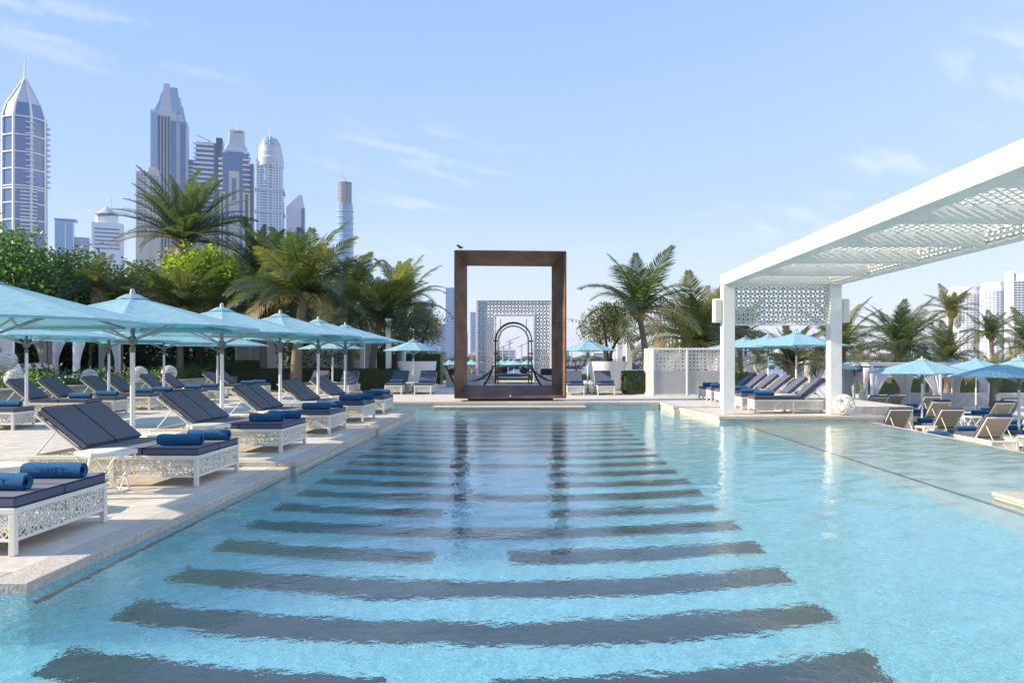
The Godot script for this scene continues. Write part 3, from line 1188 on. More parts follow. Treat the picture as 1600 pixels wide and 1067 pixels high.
func drape_at(s: Array, ph: Array, nx: int, ny: int, i: int, j: int) -> Vector3:
	var u := float(i) / nx * 2.0 - 1.0
	var y: float = s[3] * (1.0 - float(j) / ny)
	var f: float = y / s[3]
	var w: float = lerpf(s[1], s[0], smoothstep(s[4], 1.0, f)) if f > s[4] else lerpf(s[2], s[1], smoothstep(0.0, s[4], f))
	var sx: float = s[5] * (1.0 - smoothstep(s[4], 1.0, f))
	var fold: float = sin(u * 17.0 + ph[0]) * 0.035 + sin(u * 29.0 + ph[1]) * 0.018
	return Vector3(u * w + sx + fold * 0.3, y, fold * (0.6 + w) + 0.02 * sin(y * 2.0 + ph[2]))


func curtain(w0: float, w1: float, w2: float, h: float, tie: float, shift: float, seed_: int) -> ArrayMesh:
	# a gathered drape hanging from y = h; half widths at the top, at the tie height and at the floor
	var mb := MB.new()
	var nx := 26
	var ny := 12
	var r := RandomNumberGenerator.new()
	r.seed = seed_
	var ph := []
	var s := [w0, w1, w2, h, tie, shift]
	for i in 3: ph.append(r.randf() * TAU)
	for i in nx:
		for j in ny:
			var a: Vector3 = drape_at(s, ph, nx, ny, i, j)
			var b: Vector3 = drape_at(s, ph, nx, ny, i + 1, j)
			var c: Vector3 = drape_at(s, ph, nx, ny, i + 1, j + 1)
			var d: Vector3 = drape_at(s, ph, nx, ny, i, j + 1)
			mb.quad(a, b, c, d)
	return mb.mesh()


# a square cabana of white posts with tied-back drapes; origin at the middle of its floor
func cabana(p: Vector3, turn: float, w: float, h: float, label: String, group: String) -> void:
	var t := thing("cabana", label, "cabana", p, turn, group)
	var hw := w * 0.5
	var pm := MB.new()
	pm.cbox(Vector3(0, h / 2, 0), Vector3(0.11, h, 0.11), 0.01)
	var post := pm.mesh()
	for q in [Vector3(-hw, 0, -hw), Vector3(hw, 0, -hw), Vector3(-hw, 0, hw), Vector3(hw, 0, hw)]:
		put(post, "post", M.white_paint, t, Transform3D(Basis.IDENTITY, q))
		var s := signf(q.x)
		put(curtain(0.45, 0.14, 0.30, h - 0.1, 0.38, s * 0.34, int(q.x * 7 + q.z * 13) + 40), "curtain", M.curtain, t, Transform3D(Basis.IDENTITY, q + Vector3(-s * 0.52, 0.02, 0.0)))
		put(curtain(0.40, 0.12, 0.24, h - 0.1, 0.38, 0.28, int(q.x * 5 + q.z * 3) + 90), "curtain", M.curtain, t, Transform3D(Basis(Vector3.UP, PI / 2), q + Vector3(0, 0.02, -signf(q.z) * 0.5)))
	for s in [-1.0, 1.0]:
		var b := MB.new()
		b.cbox(Vector3(0, h + 0.06, s * hw), Vector3(w + 0.13, 0.12, 0.10), 0.008)
		part(b, "roof_beam", M.white_paint, t)
		var b2 := MB.new()
		b2.cbox(Vector3(s * hw, h + 0.06, 0), Vector3(0.10, 0.118, w - 0.12), 0.008)
		part(b2, "roof_beam", M.white_paint, t)
	var rf := MB.new()
	rf.box(Vector3(0, h + 0.14, 0), Vector3(w + 0.3, 0.03, w + 0.3))
	part(rf, "roof_cloth", M.curtain, t)


func daybed(p: Vector3, turn: float, label: String) -> void:
	var t := thing("daybed", label, "daybed", p, turn)
	var b := MB.new()
	b.cbox(Vector3(0, 0.16, 0), Vector3(2.0, 0.32, 1.6), 0.02)
	part(b, "base", M.cushion_dark, t)
	var m := MB.new()
	m.cbox(Vector3(0, 0.41, 0), Vector3(1.96, 0.17, 1.56), 0.04)
	part(m, "mattress", M.cushion_white, t)
	for i in 5:
		var bk := MB.new()
		bk.cbox(Vector3(-0.62, 0.72, -0.62 + i * 0.31), Vector3(0.16, 0.6, 0.30), 0.03, Basis(Vector3.BACK, 0.45))
		part(bk, "back_stripe", M.cushion_white if i % 2 == 0 else M.stripe_dark, t)
	for z in [-0.35, 0.35]:
		var pm := MB.new()
		pm.cbox(Vector3(-0.30, 0.66, z), Vector3(0.16, 0.36, 0.5), 0.06, Basis(Vector3.BACK, 0.5))
		part(pm, "pillow", M.cushion_dark, t)


func partition_screen(p: Vector3, turn: float, w: float, h: float, label: String, lower := 0.5) -> void:
	var t := thing("partition_screen", label, "screen wall", p, turn)
	var fr := MB.new()
	for x in [0.0, w * 0.5, w]:
		fr.cbox(Vector3(x, h / 2, 0), Vector3(0.07, h, 0.10), 0.008)
	for y in [0.035, h - 0.035]:
		for x in [w * 0.25, w * 0.75]:
			fr.cbox(Vector3(x, y, 0), Vector3(w * 0.5 - 0.07, 0.07, 0.09), 0.008)
	part(fr, "frame", M.white_paint, t)
	put(star_screen(w, h * (1.0 - lower), 0.15, 0.034, 0.016).mesh(), "perforated_sheet", M.white_paint, t, Transform3D(Basis.IDENTITY, Vector3(0, h * lower, 0.0)))
	put(star_screen(w, h * lower, 0.15, 0.055, 0.016).mesh(), "perforated_sheet", M.white_paint, t, Transform3D(Basis.IDENTITY, Vector3(0, 0, 0.0)))
	var bk := MB.new()
	bk.box(Vector3(w / 2, h * lower / 2, -0.04), Vector3(w - 0.08, h * lower - 0.06, 0.02))
	part(bk, "backing_panel", M.white_paint, t)


func planter(p: Vector3, label: String, crown: float, seed_: int) -> void:
	var t := thing("round_planter", label, "planter", p, 0, "big white round planters")
	var mb := MB.new()
	mb.lathe([Vector2(0.0, 0.0), Vector2(0.66, 0.0), Vector2(0.70, 0.04), Vector2(0.86, 0.7), Vector2(0.95, 1.36), Vector2(0.955, 1.40), Vector2(0.89, 1.40), Vector2(0.87, 1.25), Vector2(0.0, 1.25)], 40)
	part(mb, "pot", M.white_paint, t)
	var so := MB.new()
	so.lathe([Vector2(0.87, 1.26), Vector2(0.4, 1.30), Vector2(0.0, 1.31)], 20)
	part(so, "soil", M.garden_soil, t)
	var o := thing("olive_tree", "olive tree with grey-green crown in the white planter %s of the brown frame" % ("left" if p.x < 0 else "right"), "tree", p + Vector3(0, 1.29, 0), 0, "olive trees in planters")
	var tr := MB.new()
	for k in 3:
		var a := k * 2.1 + seed_
		tr.tube([Vector3(cos(a) * 0.12, 0, sin(a) * 0.12), Vector3(cos(a) * 0.16, 0.5, sin(a) * 0.16), Vector3(cos(a) * 0.42, 1.0, sin(a) * 0.42), Vector3(cos(a) * 0.8, 1.5, sin(a) * 0.7), Vector3(cos(a) * 1.1, 2.0, sin(a) * 0.9)], [0.10, 0.08, 0.065, 0.045, 0.02], 7)
	part(tr, "trunk", M.bark, o)
	crown_part(o, [[Vector3(0, 1.75 + crown * 0.1, 0), Vector3(crown, 0.95, crown * 0.9)], [Vector3(-0.6 * crown, 1.5, 0), Vector3(0.6, 0.6, 0.6)], [Vector3(0.55 * crown, 1.45, 0.1), Vector3(0.65, 0.55, 0.6)], [Vector3(0.1, 2.3, 0), Vector3(0.7 * crown, 0.6, 0.7)]], 5200, 0.10, 0.032, M.olive_leaf, seed_)


# leaves spread through ellipsoids, thicker near their skins, in clumps
func crown_part(parent: Node3D, blobs: Array, count: int, leaf_len: float, leaf_w: float, m: Material, seed_: int, called := "crown") -> void:
	var r := RandomNumberGenerator.new()
	r.seed = seed_ + 500
	var mb := MB.new()
	var tot := 0.0
	for b in blobs: tot += b[1].x * b[1].y * b[1].z
	for b in blobs:
		var k := int(count * b[1].x * b[1].y * b[1].z / tot)
		var clumps := maxi(4, k / 26)
		for c in clumps:
			var dirv := Vector3(r.randfn(), r.randfn(), r.randfn()).normalized()
			var rad := pow(r.randf(), 0.38) * r.randf_range(0.86, 1.10)
			var ctr: Vector3 = b[0] + dirv * rad * b[1]
			for i in 26:
				var p := ctr + Vector3(r.randfn(), r.randfn() * 0.8, r.randfn()) * leaf_len * 1.55
				var ax := (Vector3(r.randfn(), r.randfn() * 0.6 + 0.1, r.randfn()) + dirv * 0.7).normalized()
				var sd := ax.cross(Vector3(r.randfn(), r.randfn(), r.randfn())).normalized()
				var s := r.randf_range(0.7, 1.25)
				var tip := p + ax * leaf_len * s
				var mid := p + ax * leaf_len * s * 0.5
				mb.tri(p, mid + sd * leaf_w * s, tip)
				mb.tri(p, tip, mid - sd * leaf_w * s + ax.cross(sd) * leaf_w * 0.4)
	part(mb, called, m, parent)


func broad_tree(p: Vector3, label: String, blobs: Array, count: int, leaf: float, m: Material, seed_: int, group := "") -> void:
	var t := thing("broadleaf_tree", label, "tree", p, 0, group)
	var top: Vector3 = blobs[0][0]
	var tr := MB.new()
	tr.tube([Vector3.ZERO, Vector3(0.1, top.y * 0.4, 0), top * Vector3(0.6, 0.8, 0.6), top], [0.24, 0.19, 0.12, 0.05], 8)
	for b in blobs:
		tr.tube([Vector3(0.1, top.y * 0.4, 0), (b[0] as Vector3) * Vector3(0.6, 0.75, 0.6), b[0]], [0.12, 0.07, 0.03], 6)
	part(tr, "trunk", M.bark, t)
	crown_part(t, blobs, count, leaf, leaf * 0.30, m, seed_)


func hedge(p: Vector3, s: Vector3, turn: float, label: String, m: Material = null, called := "hedge") -> void:
	if m == null: m = M.hedge_leaf
	var t := thing(called, label, "hedge", p, turn)
	var core := MB.new()
	core.box(Vector3(0, s.y * 0.49, 0), s * Vector3(0.97, 0.96, 0.97))
	part(core, "twigs", M.leaf_deep, t)
	var mb := MB.new()
	var r := RandomNumberGenerator.new()
	r.seed = int(p.x * 31 + p.z * 17)
	var area := s.x * s.z + 2 * s.y * (s.x + s.z)
	for i in int(minf(area * 420.0, 9000.0)):
		var q := Vector3(r.randf_range(-0.5, 0.5), r.randf(), r.randf_range(-0.5, 0.5))
		var nrm := Vector3.UP
		var f := r.randf() * area
		if f < s.x * s.z:
			q.y = 1.0
		elif f < s.x * s.z + 2 * s.y * s.x:
			q.z = 0.5 if r.randf() < 0.5 else -0.5
			nrm = Vector3(0, 0, signf(q.z))
		else:
			q.x = 0.5 if r.randf() < 0.5 else -0.5
			nrm = Vector3(signf(q.x), 0, 0)
		var c := q * s + nrm * r.randf_range(-0.03, 0.025)
		var ax := (Vector3(r.randfn(), r.randfn(), r.randfn()) + nrm * 0.8).normalized()
		var sd := ax.cross(Vector3(r.randfn(), r.randfn(), r.randfn())).normalized()
		var l := r.randf_range(0.05, 0.085)
		mb.tri(c, c + ax * l * 0.5 + sd * 0.022, c + ax * l)
		mb.tri(c, c + ax * l, c + ax * l * 0.5 - sd * 0.022)
	part(mb, "foliage", m, t)


func shrub_strip(p: Vector3, s: Vector3, label: String, m: Material, count: int, leaf: float) -> void:
	var t := thing("shrub_bed", label, "shrubs", p)
	var blobs := []
	var r := RandomNumberGenerator.new()
	r.seed = int(p.x * 13 - p.z * 5)
	var k := maxi(3, int(maxf(s.x, s.z) / 0.9))
	for i in k:
		var f := (i + 0.5) / k - 0.5
		blobs.append([Vector3(f * s.x if s.x > s.z else r.randf_range(-0.3, 0.3) * s.x, s.y * 0.42, f * s.z if s.z >= s.x else r.randf_range(-0.3, 0.3) * s.z), Vector3(0.62, s.y * r.randf_range(0.4, 0.62), 0.62)])
	crown_part(t, blobs, count, leaf, leaf * 0.32, m, k, "foliage")


# ---------------------------------------------------------------- palms
var fronds := {}

func frond(kind: String, variant: int) -> ArrayMesh:
	var key := kind + str(variant)
	if fronds.has(key):
		return fronds[key]
	var r := RandomNumberGenerator.new()
	r.seed = variant * 7 + kind.length()
	var mb := MB.new()
	var coco := kind != "date"
	var droop := [0.65, 1.25, 1.85][variant % 3] as float
	if kind == "date": droop = [0.55, 0.8, 1.1][variant % 3]
	var n := 62 if coco else 64
	var pts := []
	var tan := []
	var p := Vector3.ZERO
	for i in n + 1:
		var t := float(i) / n
		var a := -droop * pow(t, 1.5)
		var d := Vector3(cos(a), sin(a), 0.06 * sin(t * 3.0 + variant)).normalized()
		pts.append(p)
		tan.append(d)
		p += d / n
	var rp := []
	var rr := []
	for i in range(0, n + 1, 2):
		rp.append(pts[i])
		rr.append(lerpf(0.013, 0.002, float(i) / n))
	mb.tube(rp, rr, 4, false)
	for i in range(4 if coco else 6, n + 1):
		var t := float(i) / n
		var ll := (0.26 if coco else 0.15) * (sin(PI * clampf(t * 0.86 + 0.12, 0, 1)) * 0.85 + 0.15) * r.randf_range(0.85, 1.1)
		var dn: Vector3 = tan[i]
		var side0 := dn.cross(Vector3.UP).normalized()
		var upv := side0.cross(dn)
		for s in [-1.0, 1.0]:
			if r.randf() < 0.05: continue
			var fwd := lerpf(0.35, 1.1, t) + r.randf_range(-0.12, 0.12)
			var lift := r.randf_range(-0.05, 0.25) if coco else r.randf_range(0.25, 0.6)
			var dv: Vector3 = (side0 * s + dn * fwd + upv * lift).normalized()
			var fall := (0.55 if coco else 0.1) * r.randf_range(0.5, 1.3)
			var b: Vector3 = pts[i]
			var m: Vector3 = b + dv * ll * 0.5
			var e: Vector3 = b + (dv * 0.96 + Vector3.DOWN * fall * 0.55).normalized() * ll
			var wv: Vector3 = dv.cross(upv).normalized() * (0.0068 if coco else 0.0058)
			mb.tri(b - wv * 0.5, m - wv, m + wv)
			mb.tri(b - wv * 0.5, m + wv, b + wv * 0.5)
			mb.tri(m - wv, e, m + wv)
	fronds[key] = mb.mesh()
	return fronds[key]


# crown height h, frond length l; lean shifts the crown sideways
func palm(called: String, p: Vector3, h: float, l: float, label: String, kind: String, count: int, trunk_r: float, seed_: int, lean := Vector2.ZERO, mats: Array = [], group := "") -> void:
	var t := thing(called, label, "palm tree", p, 0, group)
	var r := RandomNumberGenerator.new()
	r.seed = seed_ * 31 + 5
	if mats.is_empty():
		mats = [M.frond_green, M.frond_green, M.frond_blue, M.frond_yellow]
	var pts := []
	var rad := []
	var n := maxi(6, int(h / 0.14))
	for i in n + 1:
		var f := float(i) / n
		pts.append(Vector3(lean.x * f * f, h * f, lean.y * f * f))
		rad.append(trunk_r * lerpf(1.25, 0.85, minf(1.0, f * 1.6)) * (1.0 + (0.07 if i % 2 == 0 else -0.03)) * (1.25 if f < 0.06 else 1.0))
	var tr := MB.new()
	tr.tube(pts, rad, 10)
	part(tr, "trunk", M.palm_bark, t)
	var top := Vector3(lean.x, h, lean.y)
	var bt := MB.new()
	for k in 16:
		var a := k * 2.4
		var dv := Vector3(cos(a), 0, sin(a))
		var y := -0.5 + 0.6 * k / 16.0
		bt.tube([top + dv * trunk_r * 0.7 + Vector3(0, y, 0), top + dv * trunk_r * 1.7 + Vector3(0, y + 0.22, 0), top + dv * trunk_r * 2.3 + Vector3(0, y + 0.34, 0)], [0.06, 0.045, 0.012], 5)
	part(bt, "leaf_bases", M.palm_bark, t)
	count = int(count * (1.3 if p.x < 0.0 else 1.1))
	for k in count:
		var f := float(k) / count
		var yaw := k * 2.399963 + r.randf_range(-0.25, 0.25)
		var pitch := lerpf(1.48, -0.12 if kind != "date" else 0.10, pow(f, 1.05)) + r.randf_range(-0.12, 0.12)
		var v := 0 if f < 0.5 else (1 if f < 0.82 else 2)
		if r.randf() < 0.2: v = mini(2, v + 1)
		var b := Basis(Vector3.UP, yaw) * Basis(Vector3.BACK, pitch) * Basis(Vector3.RIGHT, r.randf_range(-0.5, 0.5))
		var s := l * r.randf_range(0.85, 1.1) * (0.82 if f < 0.12 else 1.0)
		var m: Material = mats[r.randi() % mats.size()]
		if f > 0.9 and r.randf() < 0.6: m = M.frond_dry
		put(frond(kind, v), "frond", m, t, Transform3D(b.scaled_local(Vector3.ONE * s), top + Vector3(0, r.randf_range(-0.15, 0.1), 0)))


# ---------------------------------------------------------------- far towers
# a tower is drawn in photograph pixels at distance d and scaled to metres: x from its middle, y above the horizon line
func ngon(n: int, rx: float, rz: float, turn := 0.0) -> Array:
	var p := []
	for i in n:
		p.append(Vector2(cos(TAU * i / n + turn) * rx, sin(TAU * i / n + turn) * rz))
	return p


var units := {}

func tower(cx: float, d: float, label: String, called := "skyscraper") -> Node3D:
	var t := thing(called, label, "building", Vector3((cx - CX) / F * d, EYE, -d), atan2(-(cx - CX), F) * 0.8)
	units[t] = d / F
	return t


func tput(mb: MB, called: String, m: Material, t: Node3D) -> void:
	var u: float = units[t]
	put(mb.mesh(), called, m, t, Transform3D(Basis.IDENTITY.scaled(Vector3.ONE * u), Vector3.ZERO))


# one storey or strip repeated as parts of their own
func stack(t: Node3D, mb: MB, called: String, m: Material, ys: Array) -> void:
	var u: float = units[t]
	var mesh := mb.mesh()
	for y in ys:
		put(mesh, called, m, t, Transform3D(Basis.IDENTITY.scaled(Vector3.ONE * u), Vector3(0, y * u, 0)))


func steps(a: float, b: float, s: float) -> Array:
	var r := []
	var y := a
	while y < b:
		r.append(y)
		y += s
	return r


func build_city() -> void:
	var t: Node3D
	var mb: MB
	# 1: eight-sided tower with a pointed open crown and mast
	t = tower(38, 1000, "tall blue-glass tower with white ribs, pointed open crown and mast")
	mb = MB.new(); mb.prism(ngon(8, 30, 30, PI / 8), -20, 376, ngon(8, 29, 29, PI / 8)); mb.prism(ngon(8, 29, 29, PI / 8), 376, 396, ngon(8, 24, 24, PI / 8)); tput(mb, "glass_shaft", M.tower_glass, t)
	for k in 8:
		mb = MB.new()
		var a := TAU * k / 8 + PI / 8
		var q := Vector3(cos(a), 0, sin(a))
		mb.tube([q * 30.6 + Vector3(0, -20, 0), q * 29.6 + Vector3(0, 376, 0), q * 24 + Vector3(0, 396, 0), q * 2.5 + Vector3(0, 438, 0)], [1.9, 1.9, 1.6, 1.0], 4)
		tput(mb, "rib", M.tower_white, t)
	mb = MB.new(); mb.prism(ngon(8, 23.6, 23.6, PI / 8), 396, 436, ngon(8, 2.5, 2.5, PI / 8)); tput(mb, "crown", M.tower_grey, t)
	mb = MB.new(); mb.tube([Vector3(0, 424, 0), Vector3(0, 446, 0), Vector3(0, 468, 0)], [2.0, 1.7, 0.9], 8); tput(mb, "mast", M.tower_white, t)
	mb = MB.new(); mb.prism(ngon(8, 31.2, 31.2, PI / 8), 0, 1.8); stack(t, mb, "floor_band", M.tower_white, [262, 266, 292, 318, 344, 372, 240, 214])
	for q in [[10, 28, 11, 7], [-31, 4, 8, 10], [31, 0, 6, 10]]:
		mb = MB.new(); mb.cbox(Vector3(q[0], 0, q[1]), Vector3(q[2], 1.5, q[3]), 0.4)
		stack(t, mb, "balcony", M.tower_white, steps(272, 368, 8.4))
	for q in [[8, 26, 22, 8], [-30, 2, 8, 12]]:
		mb = MB.new(); mb.cbox(Vector3(q[0], 0, q[1]), Vector3(q[2], 1.8, q[3]), 0.4)
		stack(t, mb, "balcony", M.tower_white, steps(196, 258, 5.6))
	# 2: pale slab tower with a stepped crystalline crown
	t = tower(265.5, 1050, "pale slab tower with dark vertical strips and a stepped pointed crown")
	mb = MB.new(); mb.box(Vector3(-8, 190, 0), Vector3(36, 384, 40)); mb.box(Vector3(17, 184, -4), Vector3(17, 372, 34)); tput(mb, "shaft", M.tower_grey, t)
	mb = MB.new(); mb.box(Vector3(0, 190, 0), Vector3(2.2, 376, 1.5))
	for x in [-14.0, -9.5, -5.0, -0.5]:
		var m2 := MB.new(); m2.box(Vector3(x, 188, 20.4), Vector3(2.3, 372, 1.2)); tput(m2, "window_strip", M.tower_dark, t)
	for x in [6.0, 19.0]:
		var m2 := MB.new(); m2.box(Vector3(x, 184, 20.2 if x < 10 else 13.4), Vector3(7.5, 368, 0.9)); tput(m2, "window_strip", M.tower_glass, t)
	mb = MB.new(); mb.box(Vector3(-20, 190, 20.3), Vector3(8, 376, 1.0)); tput(mb, "window_strip", M.tower_glass_pale, t)
	for q in [[-14, 8, 382, 402], [-11, 8, 382, 413], [-6.0, 9, 382, 428], [6, 10, 382, 423], [13, 7, 370, 408], [18, 6, 366, 394], [1, 7, 380, 415]]:
		var m2 := MB.new()
		m2.prism([Vector2(q[0] - q[1], -14), Vector2(q[0] + q[1], -14), Vector2(q[0] + q[1], 14), Vector2(q[0] - q[1], 14)], q[2], q[3], [Vector2(q[0] * 0.85 - q[1] * 0.30, -8), Vector2(q[0] * 0.85 + q[1] * 0.55, -8), Vector2(q[0] * 0.85 + q[1] * 0.55, 9), Vector2(q[0] * 0.85 - q[1] * 0.30, 9)])
		tput(m2, "crown_blade", M.tower_grey if int(q[1]) % 2 else M.tower_glass_pale, t)
	# 3: banded tower with a slanting blade
	t = tower(320, 1080, "dark blue banded tower under construction with a slanting blade wall and roof crane")
	mb = MB.new(); mb.prism([Vector2(-20, -16), Vector2(18, -16), Vector2(18, 16), Vector2(-20, 16)], -10, 336, [Vector2(-12, -14), Vector2(20, -14), Vector2(20, 14), Vector2(-12, 14)]); tput(mb, "shaft", M.tower_glass, t)
	mb = MB.new(); mb.prism([Vector2(12, -18), Vector2(20, -18), Vector2(20, 18), Vector2(12, 18)], -10, 344, [Vector2(17, -16), Vector2(26, -16), Vector2(26, 17), Vector2(17, 17)]); tput(mb, "blade_wall", M.tower_dark, t)
	mb = MB.new(); mb.box(Vector3(-20, 150, 0), Vector3(20, 316, 24)); tput(mb, "low_wing", M.tower_glass, t)
	mb = MB.new(); mb.box(Vector3(-1, 0, 15.5), Vector3(29, 3.0, 2.2)); stack(t, mb, "floor_band", M.tower_white, steps(232, 336, 7.2))
	mb = MB.new(); mb.box(Vector3(-20, 0, 12.6), Vector3(20, 2.2, 1.4)); stack(t, mb, "floor_band", M.tower_white, steps(232, 304, 6.0))
	mb = MB.new(); mb.tube([Vector3(4, 336, 0), Vector3(4, 343, 0)], 0.9, 4); mb.tube([Vector3(-12, 350, 0), Vector3(9, 341, 0)], 0.6, 4); tput(mb, "roof_crane", M.concrete, t)
	# 4: tower with arched beige screen and lantern crown
	t = tower(370, 1000, "tower with a beige arched facade, curved balconies and a flared white crown with spire")
	mb = MB.new(); mb.box(Vector3(-2, 155, 0), Vector3(40, 330, 36)); mb.box(Vector3(20, 150, -4), Vector3(10, 310, 30)); tput(mb, "glass_shaft", M.tower_glass, t)
	mb = MB.new()
	for i in 12:
		var a := PI * i / 12.0
		var b := PI * (i + 1) / 12.0
		mb.box(Vector3(-2 - 16 * cos((a + b) / 2), 318 + 6 * sin((a + b) / 2), 18.5), Vector3(5, 2.0, 1.6))
	tput(mb, "arch_trim", M.tower_white, t)
	mb = MB.new(); mb.prism([Vector2(-18, -15), Vector2(18, -15), Vector2(18, 15), Vector2(-18, 15)], 320, 336, [Vector2(-11, -9), Vector2(11, -9), Vector2(11, 9), Vector2(-11, 9)]); mb.prism([Vector2(-11, -9), Vector2(11, -9), Vector2(11, 9), Vector2(-11, 9)], 336, 352, [Vector2(-9.5, -8), Vector2(9.5, -8), Vector2(9.5, 8), Vector2(-9.5, 8)]); tput(mb, "crown", M.tower_grey, t)
	mb = MB.new()
	for x in [-10.0, 10.0]:
		for z in [-8.0, 8.0]:
			mb.tube([Vector3(x * 1.9, 318, z * 1.9), Vector3(x * 1.1, 336, z), Vector3(x, 358, z)], [1.2, 1.1, 1.0], 4)
	mb.box(Vector3(0, 356, 0), Vector3(22, 2, 18)); mb.tube([Vector3(0, 352, 0), Vector3(0, 360, 0), Vector3(0, 372, 0)], [2.6, 1.2, 0.3], 6)
	tput(mb, "crown_rib", M.tower_white, t)
	mb = MB.new(); mb.box(Vector3(-3, 145, 19), Vector3(15, 290, 2.0)); mb.prism(ngon(12, 7.5, 1.2), 288, 298, ngon(12, 2.5, 0.9)); mb.box(Vector3(15, 125, 18.8), Vector3(11, 266, 1.6)); mb.box(Vector3(-20, 125, 18.8), Vector3(8, 266, 1.6)); tput(mb, "beige_screen", M.tower_beige, t)
	mb = MB.new(); mb.box(Vector3(-3, 262, 20.4), Vector3(6, 34, 0.8)); tput(mb, "tall_window", M.tower_glass, t)
	mb = MB.new()
	for x in [-8.0, -4.5, -1.2, 2.2]: mb.box(Vector3(x, 0, 20.3), Vector3(1.7, 2.2, 0.8))
	stack(t, mb, "window_row", M.tower_glass_pale, steps(178, 244, 4.6))
	for q in [[15, 20, 11], [-22, 18, 6]]:
		mb = MB.new(); mb.cbox(Vector3(q[0], 0, q[1]), Vector3(q[2], 2.2, 7), 0.6)
		stack(t, mb, "balcony", M.tower_white, steps(262, 312, 7.6))
	mb = MB.new(); mb.box(Vector3(15, 130, 19.9), Vector3(4, 250, 0.8)); mb.box(Vector3(-20, 130, 19.9), Vector3(3, 250, 0.8)); tput(mb, "window_strip", M.tower_dark, t)
	# 5: domed tower
	t = tower(422, 1000, "grey-blue tower with a ribbed dome and thin spire, right of the arched beige tower")
	mb = MB.new(); mb.box(Vector3(0, 125, 0), Vector3(40, 270, 36)); mb.prism(ngon(10, 19, 17), 255, 318); tput(mb, "glass_shaft", M.tower_glass_pale, t)
	mb = MB.new(); mb.lathe([Vector2(20, 300), Vector2(20, 312), Vector2(18, 316), Vector2(18, 322), Vector2(17, 326), Vector2(16.5, 332)], 20); tput(mb, "drum", M.tower_grey, t)
	mb = MB.new(); mb.lathe([Vector2(15.5, 332), Vector2(14.5, 338), Vector2(11, 344), Vector2(6, 348), Vector2(0.5, 350)], 20); tput(mb, "dome", M.tower_glass_pale, t)
	mb = MB.new()
	for k in 12:
		var a := TAU * k / 12
		var q := Vector3(cos(a), 0, sin(a))
		mb.tube([q * 16 + Vector3(0, 332, 0), q * 11.3 + Vector3(0, 344.3, 0), Vector3(0, 350.5, 0)], 0.5, 4)
	mb.tube([Vector3(0, 349, 0), Vector3(0, 354, 0), Vector3(0, 368, 0)], [1.3, 0.7, 0.2], 5)
	tput(mb, "dome_rib", M.tower_white, t)
	for x in [-18.5, -15.0, 5.0, 8.5, 13.0, 18.0, -2.0]:
		mb = MB.new(); mb.box(Vector3(x, 150, 18.6), Vector3(1.5, 310, 1.4)); tput(mb, "pier", M.tower_white, t)
	mb = MB.new(); mb.box(Vector3(0, 0, 18.4), Vector3(39, 1.3, 0.8)); stack(t, mb, "floor_band", M.tower_white, steps(172, 302, 4.2))
	mb = MB.new(); mb.box(Vector3(0, 0, 0), Vector3(43, 4, 39)); stack(t, mb, "cornice", M.tower_grey, [262, 228])
	# 6: sail-shaped roof
	t = tower(462, 1100, "pale curved sail-shaped tower top peeping over the palms")
	mb = MB.new(); mb.prism([Vector2(-14, -10), Vector2(14, -10), Vector2(14, 10), Vector2(-14, 10)], -10, 236); mb.prism([Vector2(-14, -10), Vector2(13, -10), Vector2(13, 10), Vector2(-14, 10)], 236, 256, [Vector2(5, -8), Vector2(9.5, -8), Vector2(9.5, 8), Vector2(5, 8)]); tput(mb, "sail_wall", M.tower_white, t)
	mb = MB.new(); mb.box(Vector3(11, 120, 10.4), Vector3(4, 230, 0.9)); tput(mb, "window_strip", M.tower_glass, t)
	# 7: glass cylinder under construction
	t = tower(538.5, 900, "slim blue glass tower under construction with a bare concrete top")
	mb = MB.new(); mb.prism(ngon(14, 14.5, 14), -10, 242, ngon(14, 12.5, 12)); tput(mb, "glass_shaft", M.tower_glass_pale, t)
	mb = MB.new(); mb.prism(ngon(12, 9.5, 9), 242, 275); tput(mb, "concrete_core", M.concrete, t)
	mb = MB.new(); mb.prism(ngon(12, 11.0, 10.5), 0, 1.1); stack(t, mb, "bare_floor", M.concrete, steps(243, 278, 3.6))
	mb = MB.new(); mb.prism(ngon(14, 13.9, 13.4), 0, 0.5); stack(t, mb, "floor_joint", M.tower_white, steps(150, 240, 9.0))
	mb = MB.new(); mb.tube([Vector3(1, 276, 0), Vector3(1, 282, 0), Vector3(-6, 291, 0)], [0.5, 0.5, 0.3], 4); tput(mb, "crane", M.concrete, t)
	# lower buildings on the left
	t = tower(112, 900, "low blue glass office block behind the leafy tree", "office_block")
	mb = MB.new(); mb.box(Vector3(-10, 95, 0), Vector3(24, 240, 24)); mb.box(Vector3(12, 88, -3), Vector3(24, 206, 22)); mb.box(Vector3(-8, 217, 0), Vector3(30, 1.5, 26)); tput(mb, "block", M.tower_glass_pale, t)
	mb = MB.new(); mb.box(Vector3(12, 0, 8.6), Vector3(22, 1.6, 0.8)); stack(t, mb, "floor_band", M.tower_grey, steps(150, 190, 5.0))
	mb = MB.new(); mb.box(Vector3(-8, 100, 12.4), Vector3(1.2, 226, 0.8)); mb.box(Vector3(3, 100, 12.4), Vector3(1.6, 226, 0.8)); tput(mb, "pier", M.tower_white, t)
	t = tower(166, 900, "pale block with a conical roof and thin mast behind the palms", "office_block")
	mb = MB.new(); mb.box(Vector3(2, 100, 0), Vector3(42, 224, 30)); mb.prism(ngon(8, 16, 13), 212, 226); tput(mb, "block", M.tower_white, t)
	mb = MB.new(); mb.lathe([Vector2(17, 226), Vector2(11, 231), Vector2(5, 236), Vector2(0.6, 240)], 16); mb.tube([Vector3(6, 236, 0), Vector3(6, 254, 0)], 0.5, 4); tput(mb, "roof", M.tower_grey, t)
